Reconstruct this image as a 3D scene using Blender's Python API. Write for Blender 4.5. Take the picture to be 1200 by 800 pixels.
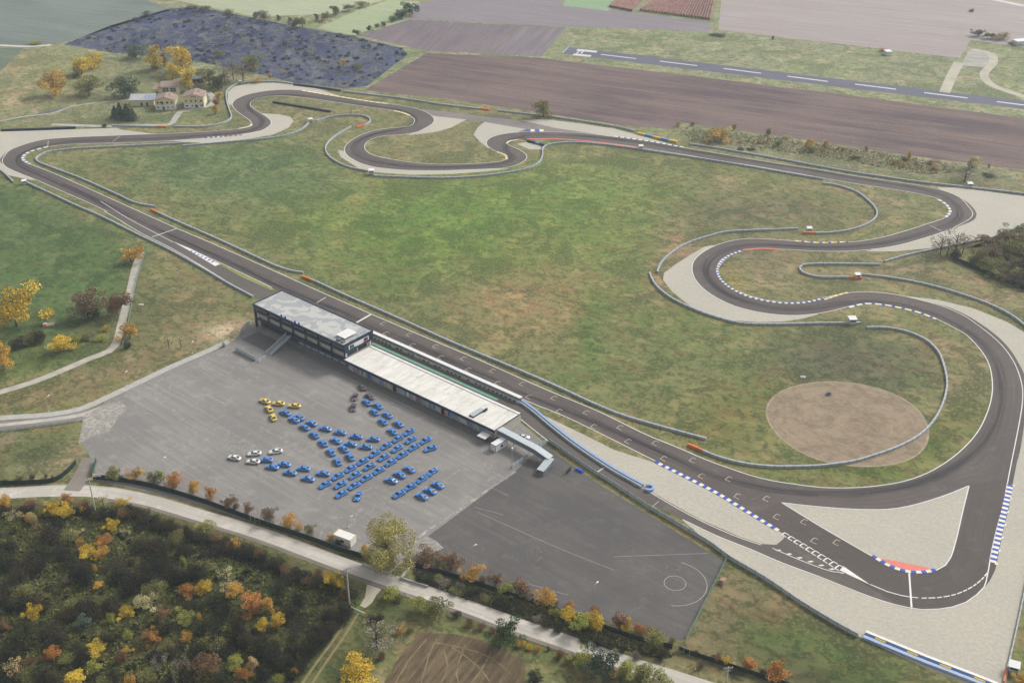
import bpy, bmesh, math, random
import numpy as np
from mathutils import Vector, Matrix
from mathutils.geometry import tessellate_polygon
R = math.radians
random.seed(7); RNG = np.random.default_rng(7)
for o in list(bpy.data.objects): bpy.data.objects.remove(o)
scene = bpy.context.scene
col = scene.collection

# ------------------------------------------------------------------ camera, sky, sun, exposure
FPX, PITCH, CAMH = 1434.27, R(29.48), 255.37          # focal length in pixels of a 1200 wide picture
cam = bpy.data.cameras.new('camera'); camo = bpy.data.objects.new('camera', cam); col.objects.link(camo)
camo.location = (0, 0, CAMH); camo.rotation_euler = (R(90) - PITCH, 0, 0)
cam.sensor_width = 36; cam.lens = 36 * FPX / 1200; cam.clip_start = 1; cam.clip_end = 20000
scene.camera = camo
SUN_EL, SUN_AZ = R(40), R(56)                        # azimuth measured from +Y towards +X
w = bpy.data.worlds.new('World'); scene.world = w; w.use_nodes = True
nt = w.node_tree; bg = nt.nodes['Background']
sky = nt.nodes.new('ShaderNodeTexSky'); sky.sky_type = 'NISHITA'; sky.sun_disc = False
sky.sun_elevation = SUN_EL; sky.sun_rotation = SUN_AZ; sky.dust_density = 4; sky.altitude = 50
hs = nt.nodes.new('ShaderNodeHueSaturation'); hs.inputs['Saturation'].default_value = .14
nt.links.new(sky.outputs[0], hs.inputs['Color']); nt.links.new(hs.outputs[0], bg.inputs['Color'])
bg.inputs['Strength'].default_value = .11
sl = bpy.data.lights.new('sun', 'SUN'); sl.energy = 1.5; sl.angle = R(12); sl.color = (1, .95, .88)
so = bpy.data.objects.new('sun', sl); col.objects.link(so)
sd = Vector((math.sin(SUN_AZ) * math.cos(SUN_EL), math.cos(SUN_AZ) * math.cos(SUN_EL), math.sin(SUN_EL)))
so.rotation_euler = sd.to_track_quat('Z', 'Y').to_euler(); so.location = (0, 0, 400)
scene.view_settings.view_transform = 'Standard'; scene.view_settings.look = 'None'
scene.view_settings.exposure = .90; scene.view_settings.gamma = 1
scene.render.engine = 'CYCLES'; scene.cycles.volume_bounces = 1; scene.cycles.max_bounces = 6

# ------------------------------------------------------------------ helpers
def G(px, py, z=0.0):                                 # photo pixel -> point at height z
    u = (px - 600) / FPX; v = (py - 400) / FPX
    t = (CAMH - z) / (math.sin(PITCH) + v * math.cos(PITCH))
    return Vector((u * t, (math.cos(PITCH) - v * math.sin(PITCH)) * t, z))
def mpp(py):                                          # metres per pixel across, and per pixel of height
    v = (py - 400); th = PITCH + math.atan(v / FPX); d = CAMH / math.sin(th)
    s = d / math.hypot(FPX, v); return s, s / math.cos(th)
def P(s):
    return [tuple(float(a) for a in t.split(',')) for t in s.split()]
def GP(s): return [G(*p).xy for p in (P(s) if isinstance(s, str) else s)]
BA = R(-39.9); BO = G(296.4, 355.6, 11.5).xy; BX = Vector((math.cos(BA), math.sin(BA))); BY = Vector((-BX.y, BX.x))
def Lc(x, y): return BO + BX * x + BY * y              # paddock-building frame -> world
def spline(pts, step=3.0, closed=False):
    pts = [Vector((p[0], p[1])) for p in pts]; n = len(pts); out = []
    rng = range(n) if closed else range(n - 1)
    for i in rng:
        if closed: a, b, c, d = pts[i-1], pts[i], pts[(i+1) % n], pts[(i+2) % n]
        else: a, b, c, d = pts[max(i-1, 0)], pts[i], pts[i+1], pts[min(i+2, n-1)]
        L = (c - b).length; k = max(1, int(L / step))
        ta, tb, tc = max((b-a).length, .01) ** .5, max(L, .01) ** .5, max((d-c).length, .01) ** .5
        m1 = (c-b) if i == 0 and not closed else (((b-a)/ta - (c-a)/(ta+tb) + (c-b)/tb) * tb)
        m2 = (c-b) if i == n-2 and not closed else (((c-b)/tb - (d-b)/(tb+tc) + (d-c)/tc) * tb)
        for j in range(k):
            t = j / k; t2, t3 = t*t, t*t*t
            out.append(b*(2*t3-3*t2+1) + m1*(t3-2*t2+t) + c*(-2*t3+3*t2) + m2*(t3-t2))
    if not closed: out.append(pts[-1].copy())
    return out
def resample(pl, step):
    out = [pl[0].copy()]; need = step
    for a, b in zip(pl, pl[1:]):
        L = (b-a).length; pos = 0
        while L - pos >= need:
            pos += need; out.append(a.lerp(b, pos/L)); need = step
        need -= L - pos
    return out
def offset(pl, d, closed=False):
    out = []; n = len(pl)
    for i in range(n):
        a = pl[i-1] if (i or closed) else pl[i]; b = pl[(i+1) % n] if (i < n-1 or closed) else pl[i]
        t = (b - a).normalized(); out.append(pl[i] + Vector((-t.y, t.x)) * d)
    return out

def obj(name, verts, faces, mat=None, parent=None, smooth=False, uv=None, mi=None):
    me = bpy.data.meshes.new(name); me.from_pydata([tuple(v) for v in verts], [], faces); 
    for m in (mat if isinstance(mat, (list, tuple)) else [mat]):
        if m: me.materials.append(m)
    if mi is not None: me.polygons.foreach_set('material_index', mi)
    if smooth: me.polygons.foreach_set('use_smooth', [True]*len(me.polygons))
    if uv is not None:
        ul = me.uv_layers.new(name='UVMap'); li = np.empty(len(me.loops), int); me.loops.foreach_get('vertex_index', li)
        ul.data.foreach_set('uv', np.array(uv, float)[li].ravel())
    me.update(); o = bpy.data.objects.new(name, me); col.objects.link(o)
    if parent: o.parent = parent
    return o
def inst(name, me, parent=None, loc=(0,0,0), rz=0, sc=None, rot=None):
    o = bpy.data.objects.new(name, me); col.objects.link(o); o.location = loc
    o.rotation_euler = rot if rot else (0, 0, rz)
    if sc: o.scale = sc
    if parent: o.parent = parent
    return o
def empty(name, loc=(0,0,0), rz=0):
    o = bpy.data.objects.new(name, None); col.objects.link(o); o.location = loc; o.rotation_euler = (0,0,rz); o.empty_display_size = .5
    return o
def tag(o, label=None, cat=None, group=None, kind=None):
    if label: o['label'] = label
    if cat: o['category'] = cat
    if group: o['group'] = group
    if kind: o['kind'] = kind
    return o
def struct(o): o['kind'] = 'structure'; return o
class MB:                                             # collects boxes, bars and faces into one mesh
    def __init__(s): s.v = []; s.f = []; s.m = []
    def add(s, v, f, mi=0):
        n = len(s.v); s.v += [tuple(p) for p in v]; s.f += [[i+n for i in q] for q in f]; s.m += [mi]*len(f); return s
    def box(s, x0, x1, y0, y1, z0, z1, mi=0, M=None):
        v = [Vector((x,y,z)) for z in (z0,z1) for y in (y0,y1) for x in (x0,x1)]
        if M: v = [M @ p for p in v]
        return s.add(v, [(0,2,3,1),(4,5,7,6),(0,1,5,4),(2,6,7,3),(0,4,6,2),(1,3,7,5)], mi)
    def bar(s, a, b, r, n=6, r2=None, mi=0):
        a, b = Vector(a), Vector(b); d = (b-a).normalized(); u = d.orthogonal().normalized(); w_ = d.cross(u); r2 = r if r2 is None else r2
        v = [a + (u*math.cos(k*2*math.pi/n) + w_*math.sin(k*2*math.pi/n))*r for k in range(n)] + [b + (u*math.cos(k*2*math.pi/n) + w_*math.sin(k*2*math.pi/n))*r2 for k in range(n)]
        f = [(k,(k+1)%n,n+(k+1)%n,n+k) for k in range(n)] + [tuple(range(n))[::-1], tuple(range(n,2*n))]
        return s.add(v, f, mi)
    def beam(s, a, b, w_, h, mi=0):                   # rectangular beam a->b, width across, height up
        a, b = Vector(a), Vector(b); d = (b-a); t = Vector((-d.y, d.x, 0)); t = (t.normalized() if t.length > 1e-6 else Vector((1,0,0))) * w_/2; u = Vector((0,0,h))
        v = [a-t, a+t, b-t, b+t, a-t+u, a+t+u, b-t+u, b+t+u]
        return s.add(v, [(0,1,3,2),(4,6,7,5),(0,4,5,1),(2,3,7,6),(0,2,6,4),(1,5,7,3)], mi)
    def build(s, name, mat, parent=None, smooth=False):
        return obj(name, s.v, s.f, mat, parent, smooth, mi=s.m if isinstance(mat, (list, tuple)) else None)
    def mesh(s, name, mat):
        o = s.build(name, mat); me = o.data; bpy.data.objects.remove(o); return me

# ------------------------------------------------------------------ materials
def lin(c): c /= 255; return c/12.92 if c < .04045 else ((c+.055)/1.055)**2.4
KEXP = 1.45
def S(r, g, b): return (min(lin(r)/KEXP, .85), min(lin(g)/KEXP, .85), min(lin(b)/KEXP, .85), 1)
SIG, VEIL = .00010, (.40, .43, .50)
def SH(r, g, b, py):                                  # real colour of a thing seen through the haze at picture row py
    d = CAMH / math.sin(PITCH + math.atan((py-400)/FPX)); T = math.exp(-SIG*d)
    return tuple(min(max((lin(c) - v*(1-T))/T/KEXP, .006), .85) for c, v in zip((r,g,b), VEIL)) + (1,)
class NB:
    def __init__(s, name):
        s.m = bpy.data.materials.new(name); s.m.use_nodes = True; s.t = s.m.node_tree; s.b = s.t.nodes['Principled BSDF']; s.b.inputs['Specular IOR Level'].default_value = .25
    def n(s, t, **k):
        x = s.t.nodes.new(t)
        for a, v in k.items():
            if a in x.bl_rna.properties.keys(): setattr(x, a, v)
            else: x.inputs[a].default_value = v
        return x
    def l(s, a, b): s.t.links.new(a, b)
    def pos(s, scale=(1,1,1), rz=0, src='Position'):
        g = s.n('ShaderNodeNewGeometry'); mp = s.n('ShaderNodeMapping', vector_type='POINT'); mp.inputs['Rotation'].default_value = (0,0,rz); mp.inputs['Scale'].default_value = scale
        if rz:
            m2 = s.n('ShaderNodeMapping'); m2.inputs['Rotation'].default_value = (0,0,rz); s.l(g.outputs['Position'], m2.inputs[0]); mp.inputs['Rotation'].default_value = (0,0,0); s.l(m2.outputs[0], mp.inputs[0])
        else: s.l(g.outputs['Position'], mp.inputs[0])
        return mp.outputs[0]
    def noise(s, vec, scale, detail=4, rough=.6, lo=.3, hi=.7, dist=0):
        x = s.n('ShaderNodeTexNoise', Scale=scale, Detail=detail, Roughness=rough, Distortion=dist); s.l(vec, x.inputs['Vector'])
        r = s.n('ShaderNodeMapRange'); r.inputs[1].default_value = lo; r.inputs[2].default_value = hi; s.l(x.outputs[0], r.inputs[0]); return r.outputs[0]
    def mix(s, f, a, b, mode='MIX'):
        x = s.n('ShaderNodeMix', data_type='RGBA', blend_type=mode)
        for i, v in ((0,f),(6,a),(7,b)):
            if hasattr(v, 'links') or hasattr(v, 'is_linked'): s.l(v, x.inputs[i])
            else: x.inputs[i].default_value = v
        return x.outputs[2]
    def scale(s, f, k):
        x = s.n('ShaderNodeMath', operation='MULTIPLY'); s.l(f, x.inputs[0]); x.inputs[1].default_value = k; return x.outputs[0]
    def bump(s, h, dist, strength=.6):
        x = s.n('ShaderNodeBump', Distance=dist, Strength=strength); s.l(h, x.inputs['Height']); s.l(x.outputs[0], s.b.inputs['Normal'])
    def out(s, c, rough=.9):
        if hasattr(c, 'links') or hasattr(c, 'is_linked'): s.l(c, s.b.inputs['Base Color'])
        else: s.b.inputs['Base Color'].default_value = c
        s.b.inputs['Roughness'].default_value = rough; return s.m
def mul(c, k): return (min(c[0]*k,.9), min(c[1]*k,.9), min(c[2]*k,.9), 1)
MATS = {}
def plain(name, c, rough=.7, var=.12, sc=.7, metal=0):
    if name in MATS: return MATS[name]
    b = NB(name); v = b.pos(); n = b.noise(v, sc, 4)
    b.b.inputs['Metallic'].default_value = metal
    MATS[name] = b.out(b.mix(n, mul(c, 1-var), mul(c, 1+var)), rough); return MATS[name]
def asphalt(name, c, c2=None, uv=False, ang=0, streak=.35, patch=.25):
    b = NB(name); v = b.pos()
    fine = b.noise(v, .9, 5, .7, .4, .62); big = b.noise(v, .035, 5, .66, .42, .58, .5)
    if uv:
        u = b.n('ShaderNodeTexCoord'); mp = b.n('ShaderNodeMapping'); mp.inputs['Scale'].default_value = (.012, 1.1, 1); b.l(u.outputs['UV'], mp.inputs[0]); sv = mp.outputs[0]
        st = b.noise(sv, 1.0, 5, .65, .42, .62); st2 = b.noise(sv, 2.6, 5, .7, .55, .64)
    else:
        sv = b.pos((.02, .5, 1), ang); st = b.noise(sv, 1.0, 5, .65, .43, .6); sv2 = b.pos((.03, .9, 1), ang); st2 = b.noise(sv2, 1, 5, .75, .53, .66)
    k = b.mix(b.scale(big, patch*2), c, c2 or mul(c, .72)); k = b.mix(b.scale(st, streak*1.6), k, mul(c, .66)); k = b.mix(b.scale(st2, streak), k, mul(c, 1.5))
    rn = b.n('ShaderNodeTexNoise', Scale=.11, Detail=5, Roughness=.6, Distortion=.4); b.l(v, rn.inputs['Vector']); r1 = b.n('ShaderNodeMath', operation='SUBTRACT'); b.l(rn.outputs[0], r1.inputs[0]); r1.inputs[1].default_value = .5; r2 = b.n('ShaderNodeMath', operation='ABSOLUTE'); b.l(r1.outputs[0], r2.inputs[0]); r3 = b.n('ShaderNodeMapRange'); r3.inputs[1].default_value = .012; r3.inputs[2].default_value = 0; b.l(r2.outputs[0], r3.inputs[0])
    gate_ = b.noise(v, .03, 3, .5, .5, .62); r4 = b.n('ShaderNodeMath', operation='MULTIPLY'); b.l(r3.outputs[0], r4.inputs[0]); b.l(gate_, r4.inputs[1]); k = b.mix(b.scale(r4.outputs[0], .6), k, mul(c, 1.7))
    pt = b.noise(v, .16, 5, .6, .58, .63); k = b.mix(b.scale(pt, .3), k, mul(c, 1.45))
    k = b.mix(b.scale(fine, .35), k, mul(c, .75)); b.bump(fine, .03, .3)
    return b.out(k, .85)
def field(name, c, c2, ang, sx=.01, sy=.25, amt=.8):
    b = NB(name); v = b.pos((sx, sy, 1), ang); n = b.noise(v, 1, 5, .7, .42, .6); v2 = b.pos((sx*2.5, sy*4, 1), ang); n3 = b.noise(v2, 1, 4, .7, .42, .6)
    n2 = b.noise(b.pos(), .012, 4, .55, .42, .6); f = b.noise(b.pos(), .5, 5, .75, .42, .6)
    k = b.mix(b.scale(n, amt), c, c2); k = b.mix(b.scale(n3, amt*.45), k, mul(c, .62)); k = b.mix(b.scale(n2, .5), k, mul(c2, 1.06)); k = b.mix(b.scale(f, .35), k, mul(c, .68)); b.bump(n3, .3, .6)
    return b.out(k, .95)
def leafmat(name, c, var=.6):
    if name in MATS: return MATS[name]
    b = NB(name); a = b.n('ShaderNodeAttribute', attribute_name='tone'); oi = b.n('ShaderNodeObjectInfo')
    k = b.mix(a.outputs['Fac'], mul(c, 1-var), mul(c, 1+var)); warm = (c[0]*1.1, c[1]*.92, c[2]*.85, 1)
    k = b.mix(b.scale(oi.outputs['Random'], .35), k, b.mix(a.outputs['Fac'], mul(warm, .7), mul(warm, 1.25)))
    tr = b.n('ShaderNodeBsdfTranslucent'); b.l(k, tr.inputs[0]); ms = b.n('ShaderNodeMixShader'); ms.inputs[0].default_value = .15
    o = b.t.nodes['Material Output']; b.l(b.b.outputs[0], ms.inputs[1]); b.l(tr.outputs[0], ms.inputs[2]); b.l(ms.outputs[0], o.inputs[0])
    MATS[name] = b.out(k, .8); return MATS[name]

# ------------------------------------------------------------------ ground with real patches of grass colours
XF = np.arange(-520, 521, 3.5); YF = np.arange(170, 1131, 3.5)
def base_tones():
    nx, ny = len(XF), len(YF); X, Y = np.meshgrid(XF, YF); C = np.zeros((ny, nx, 3)); C[:] = S(124,126,90)[:3]
    def mask(poly):
        p = np.array([tuple(q) for q in poly]); m = np.zeros(X.shape, bool)
        for (x0,y0),(x1,y1) in zip(p, np.roll(p, -1, 0)):
            if y0 == y1: continue
            c = ((Y >= y0) != (Y >= y1)) & (X < (x1-x0)*(Y-y0)/(y1-y0)+x0); m ^= c
        return m.astype(float)
    def blur(a, m):
        r = max(1, int(m/3.5))
        for ax in (0,1):
            for _ in range(2):
                pad = [(0,0),(0,0)]; pad[ax] = (r, r); b_ = np.pad(a, pad, mode='edge'); c = np.cumsum(b_, ax); z = np.zeros_like(np.take(c, [0], ax)); c = np.concatenate([z, c], ax)
                n_ = a.shape[ax]; a = (np.take(c, range(2*r+1, 2*r+1+n_), ax) - np.take(c, range(0, n_), ax))/(2*r+1)
        return a
    for poly, c, fe in TONES:
        m = blur(mask(GP(poly)), fe)[..., None]; C = C*(1-m) + np.array(c[:3])*m
    for (x, y, rx, ry, c, k) in BLOBS:
        g = G(x, y); sx, sy = rx*mpp(y)[0], abs(G(x, y-ry).y - g.y); m = k*np.exp(-((X-g.x)/sx)**2 - ((Y-g.y)/sy)**2)[..., None]; C = C*(1-m) + np.array(c[:3])*m
    return np.clip(C*np.array([1.07,1.01,.90]), 0, .5)
TONES = [
 ('-200,140 -200,-60 1500,-60 1500,215 1200,205 960,195 700,140 480,110 300,90 200,100 100,140', SH(140,148,124,60), 10),
 ('-80,150 -20,60 60,62 200,72 270,100 262,140 200,147 100,150', SH(128,135,108,110), 12),
 ('-60,86 30,58 75,60 130,70 90,110 20,140 -60,150', SH(140,143,114,90), 12),
 ('60,200 180,170 330,160 420,205 560,212 640,190 760,180 900,200 1010,235 960,265 830,280 760,320 860,385 1000,390 1090,420 1080,500 1000,535 900,540 700,470 440,355 180,245', S(112,121,78), 8),
 ('120,180 330,165 420,210 380,250 280,240 170,220', S(96,117,78), 14),
 ('400,215 700,190 800,230 720,330 560,330 430,280', S(114,131,72), 22),
 ('520,330 680,300 700,360 640,410 560,390', S(140,130,92), 14),
 ('300,250 480,215 640,225 700,260 600,300 480,330 380,300', S(104,128,62), 24),
 ('780,240 930,225 1010,250 900,268 800,275', S(112,112,84), 12),
 ('930,385 1050,392 1100,440 1050,470 950,450 880,440', S(92,96,74), 12),
 ('840,460 930,440 900,500 860,540 780,505', S(112,114,66), 12),
 ('1060,380 1140,400 1150,450 1130,510 1070,540 1110,470 1100,420', S(126,120,92), 8),
 ('-80,205 20,208 170,290 165,330 140,400 60,400 -80,420', S(84,107,64), 10),
 ('-80,380 30,400 130,400 135,412 60,440 -80,455', S(88,106,58), 8),
 ('172,292 290,350 280,400 230,420 150,440 150,390', S(122,120,86), 8),
 ('160,330 200,340 190,400 150,400', S(98,106,70), 6),
 ('-80,470 40,450 120,428 200,420 100,470 -80,486', S(126,119,88), 6),
 ('230,390 280,372 300,385 280,400 250,402', S(188,178,155), 4),
 ('-80,508 90,502 88,540 60,560 -80,562', S(100,106,72), 4),
 ('60,545 95,505 110,505 95,540 70,560 20,562', S(150,142,118), 4),
 ('-300,600 -300,584 60,584 120,584 200,604 300,636 420,684 440,700 330,830 -300,900', S(74,76,44), 6),
 ('440,690 350,820 400,830 460,730 500,720 800,830 870,830 560,715', S(74,86,46), 4),
 ('100,570 250,598 400,650 560,705 900,800 900,770 700,720 480,655 300,606 130,563', S(104,102,70), 3),
 ('850,660 900,690 1000,745 1130,805 1100,830 920,800 800,760', S(112,107,80), 5),
 ('880,720 960,735 1090,800 1040,830 900,780 860,760', S(86,102,58), 4),
 ('870,750 960,775 1040,812 980,830 900,790', S(72,80,50), 4),
 ('1000,300 1120,300 1200,345 1200,380 1060,330 960,328', S(124,121,94), 8),
 ('1110,312 1200,352 1200,365 1100,325', S(142,132,106), 5),
 ('1000,540 960,556 900,555 850,545 900,562 980,570 1060,560 1110,535 1150,480 1140,470', S(100,112,60), 4),
 ('800,150 900,160 1000,170 1200,205 1200,225 1100,210 960,190 820,165', S(128,128,104), 5),
 ('860,200 960,215 1020,250 1000,265 1100,250 1090,235 960,212', S(126,126,96), 5),
]
TONES += [('432,208 436,208 424,232 408,262 394,292 388,304 384,302 398,272 416,236', S(158,152,104), 1), ('186,190 189,190 187,225 184,245 181,245 183,222', S(132,122,92), 1), ('690,402 700,398 770,340 790,318 784,316 760,340', S(140,128,96), 2)]
BLOBS = [(800,300,26,26,S(158,134,112),.8),(770,330,10,22,S(150,130,108),.6),(850,215,16,9,S(150,138,110),.7),(900,300,50,18,S(128,118,96),.6),(905,325,22,10,S(150,140,116),.6),
 (860,328,14,10,S(140,135,60),.5),(690,400,16,34,S(72,112,44),.7),(700,355,14,20,S(80,118,50),.6),(660,440,10,18,S(78,112,50),.4),(560,250,60,22,S(108,138,66),.5),(450,340,40,16,S(84,104,52),.5),
 (130,205,26,10,S(120,108,80),.5),(230,180,40,8,S(92,116,76),.5),(700,230,60,14,S(112,140,72),.5),(480,250,60,16,S(100,130,70),.4),(330,230,50,14,S(100,124,72),.4),(620,280,40,20,S(126,128,78),.4),
 (25,75,30,12,SH(160,152,122,80),.5),(20,110,10,9,S(178,162,132),.6),(70,140,30,5,S(120,120,95),.4),(270,460,30,6,S(120,120,90),.3),(90,470,30,8,S(136,124,92),.5),(60,450,20,6,S(108,110,74),.4),
 (10,515,14,5,S(160,156,140),.7),(20,548,14,4,S(150,146,130),.6),(400,600,8,30,S(120,110,80),.2),(905,730,6,8,S(120,98,74),.6),(960,700,40,14,S(132,122,92),.5),(1130,760,30,10,S(110,104,74),.4),
 (330,700,40,16,S(74,92,44),.6),(280,665,30,10,S(84,108,50),.6),(130,625,40,12,S(88,92,52),.5),(60,710,40,12,S(96,94,56),.5),(150,735,50,12,S(84,80,50),.5),(40,740,30,10,S(86,92,50),.4),(420,710,14,10,S(84,110,50),.7),
 (980,455,8,4,S(170,165,150),.1),(100,325,30,20,S(80,106,62),.5),(60,280,40,16,S(88,112,68),.4),(110,385,22,10,S(92,90,58),.5),(175,415,30,8,S(128,122,92),.5)]
bm = NB('ground_grass'); gv = bm.pos(); at = bm.n('ShaderNodeVertexColor', layer_name='tone_rgb') if False else bm.n('ShaderNodeAttribute', attribute_name='tone_rgb')
gvs = bm.pos((.6, 1, 1), R(35)); cc = at.outputs['Color']
n1 = bm.noise(gv, .012, 4, .5, .42, .6, .3); n2 = bm.noise(gv, .07, 4, .55, .50, .60, .4); n3 = bm.noise(gvs, .36, 3, .55, .50, .60, .3); n4 = bm.noise(gv, .75, 2, .5, .52, .66); n5 = bm.noise(gv, .04, 6, .64, .52, .57, .8); n6 = bm.noise(gvs, .13, 4, .55, .52, .60, .5); n7 = bm.noise(gv, .22, 4, .6, .54, .60, .6)
dark = bm.mix(1.0, cc, (.40,.50,.36,1), 'MULTIPLY'); straw = bm.mix(1.0, cc, (1.62,1.36,1.46,1), 'MULTIPLY'); gr = bm.mix(1.0, cc, (.80,1.02,.60,1), 'MULTIPLY'); brn = bm.mix(1.0, cc, (1.04,.80,.82,1), 'MULTIPLY')
k = bm.mix(bm.scale(n1, .6), cc, gr); k = bm.mix(bm.scale(n2, .8), k, straw); k = bm.mix(bm.scale(n6, .85), k, brn); k = bm.mix(bm.scale(n5, .75), k, dark); k = bm.mix(bm.scale(n7, .8), k, dark); k = bm.mix(bm.scale(n3, .6), k, dark); k = bm.mix(bm.scale(n4, .6), k, straw)
bm.bump(n3, .2, .3); M_GROUND = bm.out(k, .95)
def build_ground():
    C = base_tones(); far = [-9000,-4000,-2000,-1200,-800]
    xs = np.concatenate([far, XF, [800,1200,2000,4000,9000]]); ys = np.concatenate([[-3000,-1200,-400,0], YF, [1400,1800,2600,4000,7000,12000]])
    nx, ny = len(xs), len(ys); X, Y = np.meshgrid(xs, ys); V = np.stack([X, Y, 0*X], -1).reshape(-1,3)
    i = np.arange(nx*ny).reshape(ny, nx); F = np.stack([i[:-1,:-1], i[:-1,1:], i[1:,1:], i[1:,:-1]], -1).reshape(-1,4)
    me = bpy.data.meshes.new('ground'); me.vertices.add(len(V)); me.vertices.foreach_set('co', V.ravel()); me.loops.add(F.size); me.loops.foreach_set('vertex_index', F.ravel())
    me.polygons.add(len(F)); me.polygons.foreach_set('loop_start', np.arange(0, F.size, 4)); me.polygons.foreach_set('loop_total', np.full(len(F), 4)); me.update()
    ix = np.clip(np.searchsorted(XF, xs), 0, len(XF)-1); iy = np.clip(np.searchsorted(YF, ys), 0, len(YF)-1)
    cc = C[iy][:, ix].reshape(-1,3); a = me.color_attributes.new('tone_rgb', 'FLOAT_COLOR', 'POINT'); a.data.foreach_set('color', np.concatenate([cc, np.ones((len(cc),1))], 1).ravel())
    me.materials.append(M_GROUND); o = bpy.data.objects.new('ground', me); col.objects.link(o); struct(o); return o
build_ground()

def sheet(name, pts, z, mat, curve=False, parent=None, step=4):
    g = GP(pts) if isinstance(pts, str) else pts
    if curve: g = spline(g, step, True)
    v = [Vector((p[0], p[1], z)) for p in g]; f = tessellate_polygon([v]); ff = []
    for t in f:
        a, b, c = (v[i] for i in t); ff.append(tuple(t) if (b-a).cross(c-a).z > 0 else tuple(t)[::-1])
    o = obj(name, v, ff, mat, parent)
    return o if parent else struct(o)
def strip2(name, A, B, z, mat, closed=False, parent=None):   # ribbon between two edges (zipper triangulation), uv in metres
    if closed: A = A + [A[0]]; B = B + [B[0]]
    la = np.concatenate([[0], np.cumsum([(q-p).length for p, q in zip(A, A[1:])])]); lb = np.concatenate([[0], np.cumsum([(q-p).length for p, q in zip(B, B[1:])])])
    v = [(p.x,p.y,z) for p in A] + [(p.x,p.y,z) for p in B]; n = len(A); i = j = 0; f = []
    sb = la[-1]/lb[-1]; ub = [0]*len(B)
    while i < len(A)-1 or j < len(B)-1:
        da = (A[i+1]-B[j]).length if i < len(A)-1 else 1e9; db = (A[i]-B[j+1]).length if j < len(B)-1 else 1e9
        if da <= db: f.append((i, n+j, i+1)); i += 1
        else: f.append((i, n+j, n+j+1)); j += 1
        ub[j] = la[i]
    ff = []
    for t in f:
        a, b, c = (Vector(v[k]) for k in t); ff.append(t if (b-a).cross(c-a).z > 0 else t[::-1])
    wid = 12
    o = obj(name, v, ff, mat, parent, uv=[(a,0) for a in la] + [(a,wid) for a in ub]); return o if parent else struct(o)
def line(name, pl, width, z, mat, parent=None, closed=False):
    if closed: pl = pl + [pl[0]]
    a, b = offset(pl, width/2), offset(pl, -width/2); n = len(pl)
    L = np.concatenate([[0], np.cumsum([(q-p).length for p, q in zip(pl, pl[1:])])])
    o = obj(name, [(p.x,p.y,z) for p in a] + [(p.x,p.y,z) for p in b], [(n+i, n+i+1, i+1, i) for i in range(n-1)], mat, parent, uv=[(l,0) for l in L]+[(l,width) for l in L])
    return o if parent else struct(o)
def road(name, pts, width, z, mat, step=4): return line(name, spline(GP(pts), step), width, z, mat)

# ------------------------------------------------------------------ farm land beyond the circuit
b = NB('burnt_scrub'); v = b.pos((1,.7,1)); n = b.noise(v, .02, 6, .72, .44, .58, 1.5); n2 = b.noise(v, .09, 6, .8, .46, .57, 1.0); n3 = b.noise(v, .4, 4, .8, .45, .58)
k = b.mix(n, SH(60,69,106,60), SH(100,106,130,55)); k = b.mix(b.scale(n2, .6), k, SH(138,140,126,50)); k = b.mix(b.scale(n3, .55), k, SH(52,60,92,60)); b.bump(n2, 1.2, .7); M_HEATH = b.out(k, .95)  # blue tone of the distant haze is mixed into these scrub colours
PA = math.atan2(*(G(1100,165)-G(520,85)).yx)
PA2 = math.atan2(*(G(634,64)-G(663,33)).yx)
M_DARKF = field('dark_green_field', SH(118,128,126,25), SH(136,144,138,25), -PA, .006, .05, .6)
sheet('crop_field', '-200,53 0,52 30,53.5 75,50 200,12 165,-3 120,-30 -200,-30', .02, M_DARKF)
sheet('crop_field', '-120,57 28,56 0,84 -40,115 -120,130', .02, field('dark_green_field_b', SH(110,122,108,65), SH(124,134,116,65), -PA, .006, .05, .6))
sheet('scrub_ground', '75,52 130,30 200,10 232,8 330,28 400,40 470,56 478,64 430,101 405,104 345,97 290,84 240,74 190,67 130,62', .02, M_HEATH)
sheet('pasture', '232,6 180,-6 200,-60 420,-60 452,0 392,16 300,20', .02, field('pasture_a', SH(170,178,152,8), SH(182,186,158,8), -PA, .01, .03, .5))
sheet('pasture', '372,33 412,15 455,0 492,2 476,24 416,42', .02, field('pasture_b', SH(160,172,140,20), SH(172,180,146,20), -PA, .01, .03, .5))
sheet('ploughed_field', '422,42 481,23 613,30.5 570,63 500,60', .024, field('plough_b', SH(124,114,122,45), SH(142,130,134,45), -PA2, .01, .12))
sheet('ploughed_field', '614.5,30.5 664,32.5 634,66.5 571.5,63', .024, field('plough_c', SH(148,138,142,48), SH(122,114,124,48), -PA2, .01, .12, 1))
sheet('ploughed_field', '480,22 488,4 560,-8 640,-2 700,10 760,17 832,27 832,38 800,36 667,31.5 613,29.5', .028, field('plough_d', SH(152,145,150,18), SH(138,130,138,18), -PA, .01, .1))
sheet('ploughed_field', '560,-9 620,-30 700,-30 664,-3 640,-3', .024, field('plough_g', SH(128,124,138,-5), SH(140,134,146,-5), -PA, .01, .1))
sheet('meadow', '660,7 668,-20 745,-20 712,13', .03, field('meadow_a', SH(146,172,138,4), SH(158,178,146,4), -PA, .01, .03, .5))
sheet('ploughed_field', '848,-30 842,35 900,42 1013,55 1125,68.5 1137,47 1200,56 1500,95 1500,40 1152,-4 1000,-30', .024, field('plough_e', SH(178,170,168,30), SH(164,152,152,30), -PA, .008, .09))
sheet('ploughed_field', '427,106 500,62.5 633,68 800,88 1000,112.5 1200,139 1500,178 1500,240 1200,199 1100,187 967,167 867,153 800,144 790,152 733,147 647,134 523,116', .024, field('plough_a', SH(104,92,98,120), SH(140,122,116,125), -PA, .008, .10, .95))
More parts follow.
